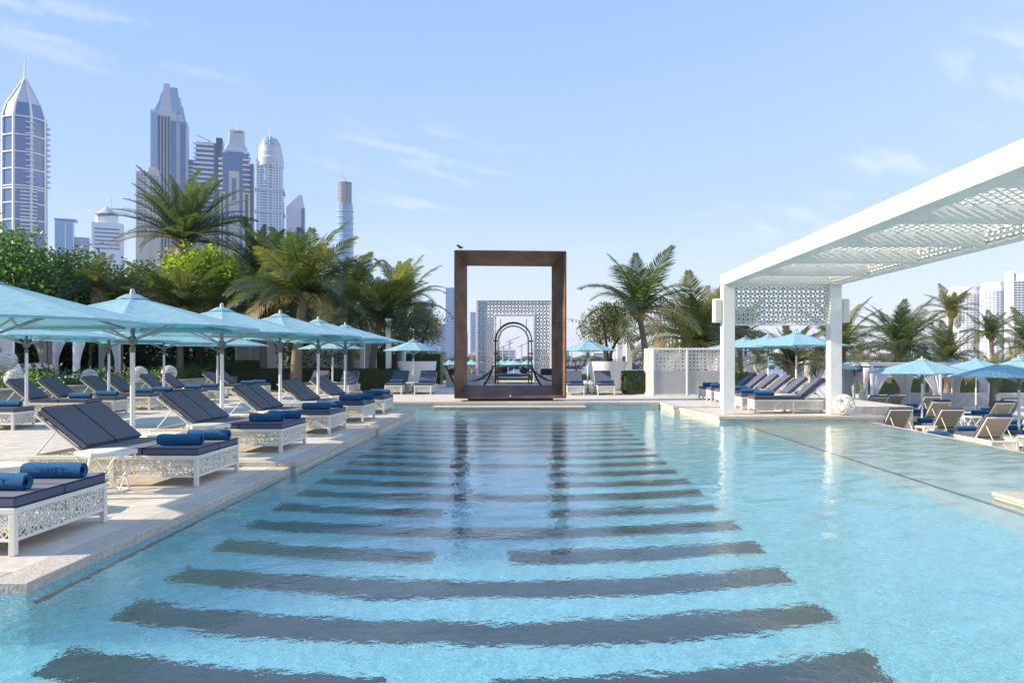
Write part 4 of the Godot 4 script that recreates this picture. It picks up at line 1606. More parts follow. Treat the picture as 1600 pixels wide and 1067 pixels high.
	mb = MB.new(); mb.box(Vector3(2, 0, 15.3), Vector3(34, 2.0, 0.8)); stack(t, mb, "window_band", M.tower_glass, steps(172, 208, 6.0))
	t = tower(232, 950, "beige stepped residential tower behind the date palm", "office_block")
	mb = MB.new(); mb.box(Vector3(-8, 143, 0), Vector3(18, 296, 26)); mb.box(Vector3(7, 145, -4), Vector3(14, 304, 26)); mb.box(Vector3(4, 297, -4), Vector3(8, 8, 12)); tput(mb, "block", M.tower_beige, t)
	mb = MB.new()
	for x in [-13.0, -8.5, -4.0, 4.0, 9.0, 14.0]: mb.box(Vector3(x, 0, 13.4 if x < 0 else 9.4), Vector3(2.2, 2.4, 0.8))
	stack(t, mb, "window_row", M.tower_glass, steps(190, 290, 5.0))
	# hazy towers seen beside and through the frame
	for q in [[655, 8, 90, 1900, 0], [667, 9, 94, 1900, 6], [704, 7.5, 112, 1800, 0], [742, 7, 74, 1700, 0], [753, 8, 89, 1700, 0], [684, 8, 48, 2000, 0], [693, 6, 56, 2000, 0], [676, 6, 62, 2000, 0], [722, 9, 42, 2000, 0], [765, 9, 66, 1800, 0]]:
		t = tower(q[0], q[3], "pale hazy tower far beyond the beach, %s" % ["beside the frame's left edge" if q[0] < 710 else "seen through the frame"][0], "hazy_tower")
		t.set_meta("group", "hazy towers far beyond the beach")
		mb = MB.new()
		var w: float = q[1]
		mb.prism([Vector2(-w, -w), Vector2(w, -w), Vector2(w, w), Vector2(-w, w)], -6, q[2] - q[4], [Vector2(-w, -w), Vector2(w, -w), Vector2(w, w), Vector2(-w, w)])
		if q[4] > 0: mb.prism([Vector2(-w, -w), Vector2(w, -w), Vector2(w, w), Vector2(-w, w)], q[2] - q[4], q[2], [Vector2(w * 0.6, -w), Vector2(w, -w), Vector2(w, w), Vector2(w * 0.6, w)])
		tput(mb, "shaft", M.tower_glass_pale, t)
		mb = MB.new(); mb.box(Vector3(0, 0, w + 0.2), Vector3(w * 2 - 1.5, 1.2, 0.4)); stack(t, mb, "floor_band", M.tower_grey, steps(8, q[2] - 8, 4.0))
	# white apartment towers on the right
	for q in [[1508, 25, 113, 620, "white rounded apartment tower behind the tall thin palm", M.tower_white], [1555, 20, 120, 600, "cream rounded apartment tower, middle one of the three right of the pergola", M.tower_white], [1598, 22, 134, 560, "tallest white apartment slab right of the cream rounded tower", M.tower_white]]:
		t = tower(q[0], q[3], q[4], "apartment_tower")
		var w: float = q[1]
		var hgt: float = q[2]
		mb = MB.new()
		if q[0] > 1590:
			mb.box(Vector3(0, hgt / 2 - 10, 0), Vector3(w * 2, hgt + 20, 26))
			mb.box(Vector3(-w + 4.5, hgt / 2 - 8, 1), Vector3(10, hgt + 24, 28.5))
		else:
			mb.prism(ngon(16, w, 15), -20, hgt - 8)
			mb.prism(ngon(16, w * 0.86, 12), hgt - 8, hgt)
		tput(mb, "block", q[5], t)
		mb = MB.new()
		var nwin := int(w * 2 / 4.6)
		for i in nwin:
			var x := -w + (i + 0.5) * w * 2 / nwin
			if q[0] > 1590 and x < -w + 11: continue
			var zz := 13.2
			var tw := 0.0
			if q[0] < 1590:
				var c := clampf(x / w, -0.98, 0.98)
				zz = 15 * sqrt(1 - c * c) + 0.05
				tw = asin(c) * 0.75
			mb.box(Vector3(x, 0, zz), Vector3(2.7, 2.1, 0.8), Basis(Vector3.UP, tw))
		stack(t, mb, "window_row", M.tower_glass, steps(-2, hgt - 13, 3.9))
		mb = MB.new()
		if q[0] < 1590: mb.prism(ngon(16, w + 0.8, 15.8), 0, 1.0)
		else: mb.box(Vector3(5, 0, 14), Vector3(w * 2 - 10, 0.9, 4))
		stack(t, mb, "floor_slab", M.tower_white, steps(0.4, hgt - 12, 3.9))


func build_far_shore() -> void:
	var r := RandomNumberGenerator.new()
	r.seed = 77
	var land := MB.new()
	land.box(Vector3(150, -1.5, -1020), Vector3(2400, 3.4, 120))
	setting(land, "far_shore", M.sand)
	var green := MB.new()
	for i in 420:
		var x := r.randf_range(-260, 1000)
		var hh := r.randf_range(2.5, 8.0)
		green.lathe([Vector2(r.randf_range(3, 6), 0), Vector2(r.randf_range(4, 8), hh * 0.5), Vector2(2, hh), Vector2(0, hh)], 6, Vector3(x, 0, -965 + r.randf_range(-20, 15)))
	var g := put(green.mesh(), "far_trees", M.far_green, self)
	tag(g, "line of dark trees along the far shore", "trees", "", "stuff")
	# low hotels and villas over there
	for i in 26:
		var x := -230.0 + i * 46.0 + r.randf_range(-12, 12)
		var w := r.randf_range(12, 36)
		var h := r.randf_range(7, 22)
		var t := thing("far_building", "small pale building on the far shore", "building", Vector3(x, 0, -990), 0, "low buildings on the far shore")
		var mb := MB.new()
		mb.box(Vector3(0, h / 2, 0), Vector3(w, h, 14))
		mb.box(Vector3(w * 0.2, h + 1.5, 0), Vector3(w * 0.4, 3, 10))
		part(mb, "wall", M.tower_white if i % 3 else M.tower_beige, t)
		var wn := MB.new()
		var y := 2.0
		while y < h - 1.5:
			wn.box(Vector3(0, y, 7.1), Vector3(w * 0.86, 1.2, 0.3))
			y += 3.4
		part(wn, "window_band", M.tower_glass, t)
	for q in [[786, 540], [796, 531], [815, 538], [893, 542]]:
		var p := at(q[0], q[1], 900)
		var t := thing("tower_crane", "thin tower crane standing on the far shore", "crane", Vector3(p.x, 0, -900), 0, "cranes on the far shore")
		var mb := MB.new()
		mb.tube([Vector3.ZERO, Vector3(0, p.y, 0)], 0.7, 4)
		part(mb, "mast", M.concrete, t)
		var jb := MB.new()
		jb.tube([Vector3(-5, p.y - 3, 0), Vector3(12, p.y + 4, 0)], 0.5, 4)
		part(jb, "jib", M.concrete, t)
	# rock breakwater in the bay
	var bw := thing("breakwater", "grey rock breakwater lying in the bay", "breakwater", Vector3(40, -2.4, -330))
	var rk := MB.new()
	for i in 520:
		var c := Vector3(r.randf_range(-50, 110), r.randf_range(0.2, 2.6), r.randf_range(-4, 4))
		rk.cbox(c, Vector3(r.randf_range(1, 2.4), r.randf_range(0.8, 1.8), r.randf_range(1, 2.2)), 0.3, Basis.from_euler(Vector3(r.randf(), r.randf() * 3, r.randf())))
	var o := part(rk, "boulders", M.rock, bw)
	o.set_meta("kind", "stuff")


# ---------------------------------------------------------------- placing
const ORD := ["first", "second", "third", "fourth", "fifth", "sixth", "seventh", "eighth", "ninth", "tenth", "eleventh"]


func terrace_y(d: float) -> float:
	return 0.0 if d < 11.48 else (0.07 if d < 17.3 else 0.12)


func build_left() -> void:
	var grp := "double loungers along the left pool edge"
	var lab := "navy double sun lounger on white lattice base at the pool edge"
	var proto := make_lounger("double_sun_lounger", lab, grp, 1.36, 2)
	var spots := [[-4.23, 6.92], [-4.25, 10.36], [-4.15, 13.28], [-4.2, 16.45], [-4.06, 18.9], [-4.12, 21.75]]
	make_towel()
	for i in spots.size():
		var s: Array = spots[i]
		var y := terrace_y(s[1] - 0.6)
		var o := proto if i == 0 else dup(proto, Vector3.ZERO, 0.0)
		o.position = Vector3(s[0], y, -s[1])
		o.set_meta("label", "navy double sun lounger at the pool edge, %s counted from the brown frame" % ORD[5 - i])
		for k in 2:
			var tw := towel(Vector3(s[0] - 0.36 + (0.02 if k == 0 else 0.10) - rng.randf() * 0.06, y + 0.484, -s[1] + (0.33 if k == 0 else -0.34)), rng.randf_range(-0.06, 0.06), "blue rolled towel, one of two on the %s double lounger counted from the brown frame" % ORD[5 - i], "rolled towels on the double loungers")
			if i < 2:
				var tm := TextMesh.new()
				tm.text = "DRIFT"
				tm.font_size = 20
				tm.pixel_size = 0.0032
				tm.depth = 0.004
				tm.font = SystemFont.new()
				tm.font.font_names = PackedStringArray(["Droid Sans"])
				var lt := put(tm, "lettering", M.towel_letter, tw, Transform3D(Basis(Vector3.RIGHT, -0.15).scaled(Vector3(1.35, 1.0, 1.0)), Vector3(0.0, 0.085, 0.081)))
				lt.scale.x *= 1.2
	# side tables, two between each pair of loungers
	var tab := make_table()
	var first := true
	for i in 5:
		var d0: float = spots[i][1] + 0.68
		var d1: float = spots[i + 1][1] - 0.68
		for q in [[d0 + 0.42, -5.62], [d1 - 0.36, -5.2]]:
			var p := Vector3(q[1], terrace_y(q[0] - 0.1), -q[0])
			if first:
				tab.position = p
				first = false
			else:
				dup(tab, p, rng.randf() * 1.0)
	# front row of umbrellas
	var um := make_umbrella("patio_umbrella", "turquoise umbrella on a white pole between the poolside double loungers", "umbrellas along the left pool edge")
	var us := [[-6.26, 8.65], [-6.26, 11.95], [-6.09, 14.95], [-5.88, 17.75], [-5.75, 20.4], [-5.82, 23.6]]
	for i in us.size():
		var o := um if i == 0 else dup(um, Vector3.ZERO, 0)
		o.position = Vector3(us[i][0], terrace_y(us[i][1]), -us[i][1])
		o.set_meta("label", "turquoise umbrella in the poolside lounger row, %s counted from the brown frame" % ORD[5 - i])
	# second row: single loungers along the low wall
	var single := make_lounger("sun_lounger", "navy single sun lounger in the row by the low planted wall", "single loungers by the low planted wall", 0.74, 1)
	var ds := [17.0, 19.7, 20.95, 22.9, 24.1, 26.2, 27.6, 31.2, 32.5]
	for i in ds.size():
		var d: float = ds[i]
		var o := single if i == 0 else dup(single, Vector3.ZERO, 0)
		var y := terrace_y(d - 0.5)
		o.position = Vector3(-11.3, y, -d)
		o.set_meta("label", "navy single lounger by the low planted wall, %s counted from the shower block" % ORD[8 - i])
		towel(Vector3(-11.66, y + 0.484, -d), 0.0, "blue rolled towel on the %s single lounger counted from the shower block" % ORD[8 - i], "rolled towels on the single loungers by the wall")
	var un := 3
	for d in [18.35, 21.9, 25.15, 29.4]:
		var o := dup(um, Vector3((-12.15), terrace_y(d), -d), 0, "turquoise umbrella by the low wall's single loungers, %s counted from the shower block" % ORD[un], "umbrellas by the low planted wall")
		un -= 1
	for d in [20.3, 23.5, 26.9]:
		dup(tab, Vector3(-12.0, terrace_y(d), -d), 0.4, "white six-sided side table between the single loungers by the low wall", "side tables by the low wall")
	# low wall with planting and lanterns
	var w := thing("planter_wall", "long low grey rendered wall behind the single loungers", "wall", Vector3(-14.6, 0.0, -25.0))
	var mb := MB.new()
	mb.cbox(Vector3(0, 0.36, 0), Vector3(0.25, 0.76, 26.0), 0.01)
	part(mb, "wall", M.wall_render, w)
	for i in 13:
		var cp := MB.new()
		cp.cbox(Vector3(0, 0.765, -12.0 + i * 2.0), Vector3(0.34, 0.05, 1.992), 0.006)
		part(cp, "cap_stone", M.coping_light, w)
	var bed := MB.new()
	slab(bed, -17.2, -14.73, 12.0, 38.0, 0.0, 0.66)
	setting(bed, "planting_bed", M.garden_soil)
	shrub_strip(Vector3(-15.6, 0.64, -20.0), Vector3(1.4, 0.55, 12.0), "low leafy green shrubs on the planted wall near the cabanas", M.shrub_leaf, 5200, 0.12)
	shrub_strip(Vector3(-15.6, 0.64, -32.0), Vector3(1.4, 0.5, 11.0), "low leafy green shrubs on the planted wall near the white screen block", M.shrub_leaf, 4200, 0.12)
	lantern_ball(Vector3(-14.62, 0.79, -21.6), 0.27, "woven white ball lantern on the low wall, the one beside a cabana's drapes")
	lantern_ball(Vector3(-14.62, 0.79, -25.2), 0.25, "woven white ball lantern half hidden in the wall's shrubs")
	lantern_ball(Vector3(-14.62, 0.79, -28.4), 0.28, "woven white ball lantern on the low wall, first of the pair by the palm trunk")
	lantern_ball(Vector3(-14.62, 0.79, -30.7), 0.29, "woven white ball lantern on the low wall, second of the pair by the palm trunk")
	# upper ledge, cabanas and daybeds
	var ul := thing("upper_ledge", "white raised ledge carrying the shaded cabanas", "ledge", Vector3(-21.0, 0.0, -28.0))
	var um2 := MB.new()
	um2.cbox(Vector3(0.0, 0.22, 0), Vector3(7.4, 0.44, 24.0), 0.01)
	part(um2, "ledge_block", M.wall_render, ul)
	var lp := thing("lantern_plinth", "square white plinth under the cabana ledge lantern", "plinth", Vector3(-17.6, 0.44, -25.6))
	var lpm := MB.new()
	lpm.cbox(Vector3(0, 0.4, 0), Vector3(0.5, 0.8, 0.5), 0.01)
	part(lpm, "plinth_block", M.wall_render, lp)
	var lpc := MB.new()
	lpc.cbox(Vector3(0, 0.82, 0), Vector3(0.56, 0.04, 0.56), 0.008)
	part(lpc, "cap_stone", M.coping_light, lp)
	lantern_ball(Vector3(-17.6, 1.28, -25.6), 0.30, "woven white ball lantern up on the cabana ledge")
	cabana(Vector3(-20.2, 0.44, -25.6), PI / 2, 3.3, 2.7, "shaded cabana with pale drapes, at the lantern end of the ledge", "cabanas behind the left loungers")
	cabana(Vector3(-20.2, 0.44, -32.6), PI / 2, 3.3, 2.7, "shaded cabana with pale drapes, beside the dark tree trunks", "cabanas behind the left loungers")
	daybed(Vector3(-18.6, 0.44, -29.2), 0.0, "striped daybed with dark pillows between the shaded cabanas")
	daybed(Vector3(-20.0, 0.44, -32.4), 0.0, "daybed with dark base inside the cabana beside the tree trunks")
	var bw := thing("garden_wall", "plain grey wall closing the back of the cabanas", "wall", Vector3(-24.2, 0.0, -30.0))
	var gm := MB.new()
	gm.cbox(Vector3(0, 1.5, 0), Vector3(0.25, 3.0, 26.0), 0.01)
	part(gm, "wall", M.wall_render, bw)
	# white perforated block and long perforated wall behind it
	var sb := at(391, 600, 41.0)
	partition_screen(Vector3(-15.95, 0.12, -41.0), 0.0, 1.55, 2.9, "tall white perforated panel of the shower block", 0.72)
	partition_screen(Vector3(-14.38, 0.12, -41.0), PI / 2 + 0.0, 2.6, 2.88, "white panelled side wall of the shower block", 0.9)
	partition_screen(Vector3(-20.0, 0.12, -46.0), 0.0, 10.5, 4.75, "long grey-white perforated wall below the coconut palm", 0.3)
	# hedges
	hedge(Vector3(-12.2, 0.12, -38.0), Vector3(5.2, 1.0, 1.2), 0.0, "clipped dark green box hedge left of the palm trunks")
	hedge(Vector3(-7.85, 0.12, -37.2), Vector3(2.6, 1.0, 1.2), 0.0, "clipped dark green box hedge beside the left white planter")
	hedge(Vector3(-16.8, 0.12, -39.0), Vector3(6.0, 1.4, 1.0), 0.0, "dark hedge between the lanterns and the shower block")
	hedge(Vector3(-11.5, 0.12, -47.0), Vector3(12.0, 1.9, 1.4), 0.0, "tall dark hedge in the shade behind the palms")
	# white posts of the shade frames by the planter
	for q in [[607, 37.5, 3.4], [630, 44.0, 2.9], [566, 41.0, 3.0]]:
		var p := at(q[0], 600, q[1])
		var t := thing("shade_post", "square white post of a shade frame near the left planter", "post", Vector3(p.x, 0.12, p.z), 0, "white shade posts near the left planter")
		var pm := MB.new()
		pm.cbox(Vector3(0, q[2] / 2, 0), Vector3(0.24, q[2], 0.24), 0.01)
		part(pm, "shaft", M.white_paint, t)
		var pc := MB.new()
		pc.cbox(Vector3(0, q[2] + 0.04, 0), Vector3(0.30, 0.08, 0.30), 0.01)
		part(pc, "cap", M.white_paint, t)
	# far pairs of loungers that face the pool
	var face := -PI / 2
	var far := dup(single, Vector3.ZERO, face, "navy sun lounger facing the pool beside the left white planter", "loungers facing the pool at the left planter")
	far.position = Vector3(-6.0, 0.12, -32.6)
	dup(far, Vector3(-4.75, 0.12, -32.6), face)
	for x in [-9.7, -8.35]:
		dup(far, Vector3(x, 0.12, -33.0), face, "navy sun lounger facing the pool in front of the box hedge", "loungers facing the pool at the box hedge")
	for x in [1.73, 3.0]:
		dup(far, Vector3(x, 0.12, -32.0), face, "navy sun lounger facing the pool beside the right white planter", "loungers facing the pool at the right planter")
	for x in [-6.0, -4.75]:
		towel(Vector3(x, 0.604, -33.4), 0.0, "blue rolled towel on a lounger by the left white planter", "towels at the left planter")
	for x in [1.8, 3.1]:
		towel(Vector3(x, 0.604, -32.6), 0.0, "blue rolled towel on a lounger by the right white planter", "towels at the right planter")
	for q in [[-5.38, -33.6, "small white side table by the left planter"], [2.36, -33.0, "small white side table by the right planter"], [-9.02, -33.9, "small white side table by the box hedge"]]:
		dup(tab, Vector3(q[0], 0.12, q[1]), 0.2, q[2], "side tables of the far loungers")
	var small := make_umbrella("patio_umbrella", "smaller turquoise umbrella in front of the left white planter", "far umbrellas facing the pool", 1.34)
	small.position = Vector3(-5.4, 0.12, -34.2)
	small.scale = Vector3(1, 0.93, 1)
	var s2 := dup(small, Vector3(2.36, 0.12, -33.9), 0, "smaller turquoise umbrella in front of the right white planter")
	var s3 := dup(small, Vector3(-9.05, 0.12, -34.4), 0, "smaller turquoise umbrella before the box hedge")
	s2.scale = Vector3(1.0, 0.93, 1.0)
	s3.scale = Vector3(1.12, 0.97, 1.12)
	planter(Vector3(-5.75, 0.12, -37.6), "big white round planter left of the brown frame", 1.25, 3)
	planter(Vector3(3.55, 0.12, -37.2), "big white round planter right of the brown frame", 1.2, 6)
	# low white benches with dark cushions beside the portal
	for q in [[-3.85, "low white bench with a dark cushion left of the frame"], [1.15, "low white bench with a dark cushion right of the frame"]]:
		var t := thing("bench", q[1], "bench", Vector3(q[0], 0.12, -42.0))
		var bm := MB.new()
		bm.cbox(Vector3(0, 0.32, 0), Vector3(1.9, 0.64, 0.8), 0.02)
		part(bm, "base", M.wall_render, t)
		var bc := MB.new()
		bc.cbox(Vector3(-0.4, 0.82, 0), Vector3(0.85, 0.36, 0.4), 0.08)
		part(bc, "cushion", M.cushion_dark, t)
	for q in [[-3.05, 1.0, "left"], [0.95, -1.0, "right"]]:
		var t := thing("hammock", "dark hammock hung between curved arms on the frame's %s side" % q[2], "hammock", Vector3(q[0], 0.12, -36.5), q[1] * 0.45)
		for s in [-1.0, 1.0]:
			var pts := []
			for i in 8:
				var f := i / 7.0
				pts.append(Vector3(s * (0.35 + 0.85 * f), 0.05 + 1.15 * f * f, 0))
			var am := MB.new()
			am.tube(pts, 0.05, 6)
			part(am, "curved_arm", M.bronze, t)
		var ft := MB.new()
		ft.cbox(Vector3(0, 0.04, 0), Vector3(1.1, 0.08, 0.9), 0.02)
		part(ft, "foot", M.bronze, t)
		var cl := MB.new()
		for i in 10:
			var fa := i / 10.0 * 2 - 1
			var fb := (i + 1) / 10.0 * 2 - 1
			var ya := 0.45 + 0.55 * fa * fa
			var yb := 0.45 + 0.55 * fb * fb
			var wa := 0.38 * (1.0 - fa * fa * 0.9)
			var wb := 0.38 * (1.0 - fb * fb * 0.9)
			cl.quad(Vector3(fa * 1.1, ya, -wa), Vector3(fb * 1.1, yb, -wb), Vector3(fb * 1.1, yb, wb), Vector3(fa * 1.1, ya, wa))
		part(cl, "sling", M.cushion_dark, t)


func build_right() -> void:
	var single: Node3D = get_node("sun_lounger")
	# under the pergola: loungers whose feet point to the pool
	var i := 0
	for d in [22.1, 23.55, 24.9, 26.25, 27.55, 28.85]:
		var y := 0.08 if d < 24.0 else 0.12
		dup(single, Vector3(6.25, y, -d), PI, "navy sun lounger beyond the pergola posts, %s counted from the platform's water edge" % ORD[i], "loungers beyond the pergola posts")
		towel(Vector3(6.62, y + 0.484, -d), PI + 0.05, "blue rolled towel on the %s lounger from the platform's water edge, beyond the pergola posts" % ORD[i], "towels on the loungers beyond the pergola")
		i += 1
	var tab: Node3D = get_node("side_table")
	for d in [22.85, 25.6, 28.2]:
		dup(tab, Vector3(7.4, 0.08 if d < 24 else 0.12, -d), 0.3, "white side table between the loungers beyond the pergola posts", "side tables beyond the pergola posts")
	lantern_ball(Vector3(at(1320, 640, 20.95).x, 0.08, -20.98), 0.285, "woven white ball lantern at the foot of the pergola post by the water")
	# sunken lounge: loungers that face the sea, seen from behind
	var back := make_lounger("sun_lounger", "sun lounger facing the sea in the sunken lounge, beige back towards the pool", "loungers facing the sea in the sunken lounge", 0.72, 1, 47.0, true)
	var rs := [[11.1, 23.3], [12.65, 23.3], [12.25, 20.3], [13.9, 31.0], [15.55, 33.0], [16.15, 31.2], [16.5, 27.0], [14.6, 27.6], [15.0, 22.6], [13.75, 20.6], [18.0, 29.0]]
	var first := true
	for q in rs:
		var p := Vector3(q[0], LOW, -(q[1] + 1.85))
		if first:
			back.position = p
			back.rotation.y = PI / 2
			first = false
		else:
			dup(back, p, PI / 2)
		if q[0] != 15.55:
			towel(Vector3(q[0], LOW + 0.484, -(q[1] + 1.45)), 0.1, "blue rolled towel on a sea-facing lounger in the sunken lounge", "towels in the sunken lounge")
	for q in [[11.85, 23.2], [13.1, 20.3], [15.6, 27.3], [14.8, 31.5], [14.3, 23.6]]:
		dup(tab, Vector3(q[0], LOW, -q[1]), 0.2, "white six-sided side table in the sunken lounge", "side tables in the sunken lounge")
	towel(Vector3(11.1, LOW + 0.40, -21.1), 0.0, "bright blue rolled towel lying on the lounge edge by the overflow rim", "")
	var stl := thing("low_stool", "low white block stool holding a blue towel by the overflow rim", "stool", Vector3(11.1, LOW, -21.1))
	var sm := MB.new()
	sm.cbox(Vector3(0, 0.19, 0), Vector3(0.7, 0.38, 0.45), 0.03)
	part(sm, "block", M.table_white, stl)
	lantern_ball(Vector3(16.9, LOW, -26.0), 0.30, "woven white ball lantern on the sunken lounge floor among the loungers")
	var um: Node3D = get_node("patio_umbrella")
	for q in [[16.7, 40.0], [14.1, 27.9], [21.3, 37.0], [13.9, 22.0], [24.5, 45.0]]:
		dup(um, Vector3(q[0], LOW, -q[1]), 0.13, "turquoise umbrella standing in the sunken lounge", "umbrellas in the sunken lounge")
	for q in [[9.9, 29.0], [10.0, 32.8], [9.75, 35.4]]:
		dup(um, Vector3(q[0], 0.10, -q[1]), 0.0, "turquoise umbrella behind the loungers beyond the pergola", "umbrellas behind the pergola loungers")
	cabana(Vector3(13.1, LOW, -50.0), 0.0, 3.1, 2.5, "white cabana with hanging drapes left of the short date palm", "white cabanas on the beach side")
	cabana(Vector3(17.2, LOW, -45.0), 0.0, 3.2, 2.3, "white cabana with tied drapes behind the right pergola post", "white cabanas on the beach side")
	cabana(Vector3(17.9, LOW, -38.6), 0.0, 3.3, 2.2, "white cabana with tied drapes behind the sea-facing loungers", "white cabanas on the beach side")
	cabana(Vector3(23.5, LOW, -44.0), 0.0, 3.2, 2.2, "white cabana with drapes beside the green shrubs by the sea", "white cabanas on the beach side")
	# partition between pool terrace and pergola
	var pp := ground(1021, 619, 0.12)
	partition_screen(Vector3(pp.x, 0.12, pp.z), 0.0, 2.75, 1.95, "white perforated partition between the palm hedge and the pergola", 0.55)
	partition_screen(Vector3(pp.x - 0.05, 0.12, pp.z - 1.9), -PI / 2, 1.85, 1.95, "short white return wall of the partition beside the box hedge", 0.95)
	hedge(Vector3(4.75, 0.12, -33.6), Vector3(1.7, 0.95, 1.3), 0.0, "clipped box hedge at the foot of the tall right palm")
	hedge(Vector3(9.1, 0.12, -34.2), Vector3(0.8, 0.9, 0.9), 0.0, "small dark box hedge at the end of the white partition")
	hedge(Vector3(-2.0, -0.6, -56.0), Vector3(16.0, 1.15, 1.6), 0.0, "long low hedge between the portal and the beach", M.shrub_leaf)
	hedge(Vector3(31.0, LOW, -56.0), Vector3(15.0, 1.15, 2.0), 0.0, "sunlit green shrubs along the sea edge right of the cabanas", M.shrub_leaf)
	for q in [[983, 40.5, 2.9], [968, 44.0, 2.9], [1066, 43.0, 3.0]]:
		var p := at(q[0], 600, q[1])
		var t := thing("shade_post", "square white post of a shade frame near the right planter", "post", Vector3(p.x, 0.12, p.z), 0, "white shade posts near the right planter")
		var pm := MB.new()
		pm.cbox(Vector3(0, q[2] / 2, 0), Vector3(0.30, q[2], 0.30), 0.01)
		part(pm, "shaft", M.white_paint, t)
		var pc := MB.new()
		pc.cbox(Vector3(0, q[2] + 0.05, 0), Vector3(0.36, 0.1, 0.36), 0.01)
		part(pc, "cap", M.white_paint, t)
	var sp := at(1015, 492, 43.0)
	var ps := thing("shade_roof_screen", "white perforated shade roof on posts behind the tall right palm", "shade roof", Vector3(6.3, 3.12, -43.6))
	put(star_screen(4.0, 0.85, 0.2, 0.05, 0.02).mesh(), "perforated_sheet", M.white_paint, ps)
	var bmm := MB.new()
	bmm.cbox(Vector3(2.0, 0.88, 0), Vector3(4.1, 0.08, 0.12), 0.01)
	bmm.cbox(Vector3(2.0, -0.02, 0), Vector3(4.1, 0.06, 0.12), 0.01)
	part(bmm, "edge_beam", M.white_paint, ps)
	# low wall and floor strip on the sea side
	var lw := thing("sea_wall", "low pale wall at the sea side of the sunken lounge", "wall", Vector3(27.0, LOW, -41.5))
	var lm := MB.new()
	lm.cbox(Vector3(0, 0.35, 0), Vector3(14.0, 0.7, 0.4), 0.02)
	part(lm, "wall", M.wall_render, lw)
	# umbrellas down on the beach
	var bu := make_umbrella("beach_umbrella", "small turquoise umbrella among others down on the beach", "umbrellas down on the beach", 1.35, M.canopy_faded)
	first = true
	for q in [[655, 96], [664, 90], [673, 100], [683, 92], [692, 98], [702, 90], [712, 97], [737, 92], [748, 99], [784, 92], [794, 99], [803, 90], [824, 94], [834, 102], [1186, 70], [1206, 76], [1170, 82]]:
		var p := Vector3((q[0] - CX) / F * q[1], -1.0, -float(q[1]))
		if first:
			bu.position = p
			first = false
		else:
			dup(bu, p, rng.randf())


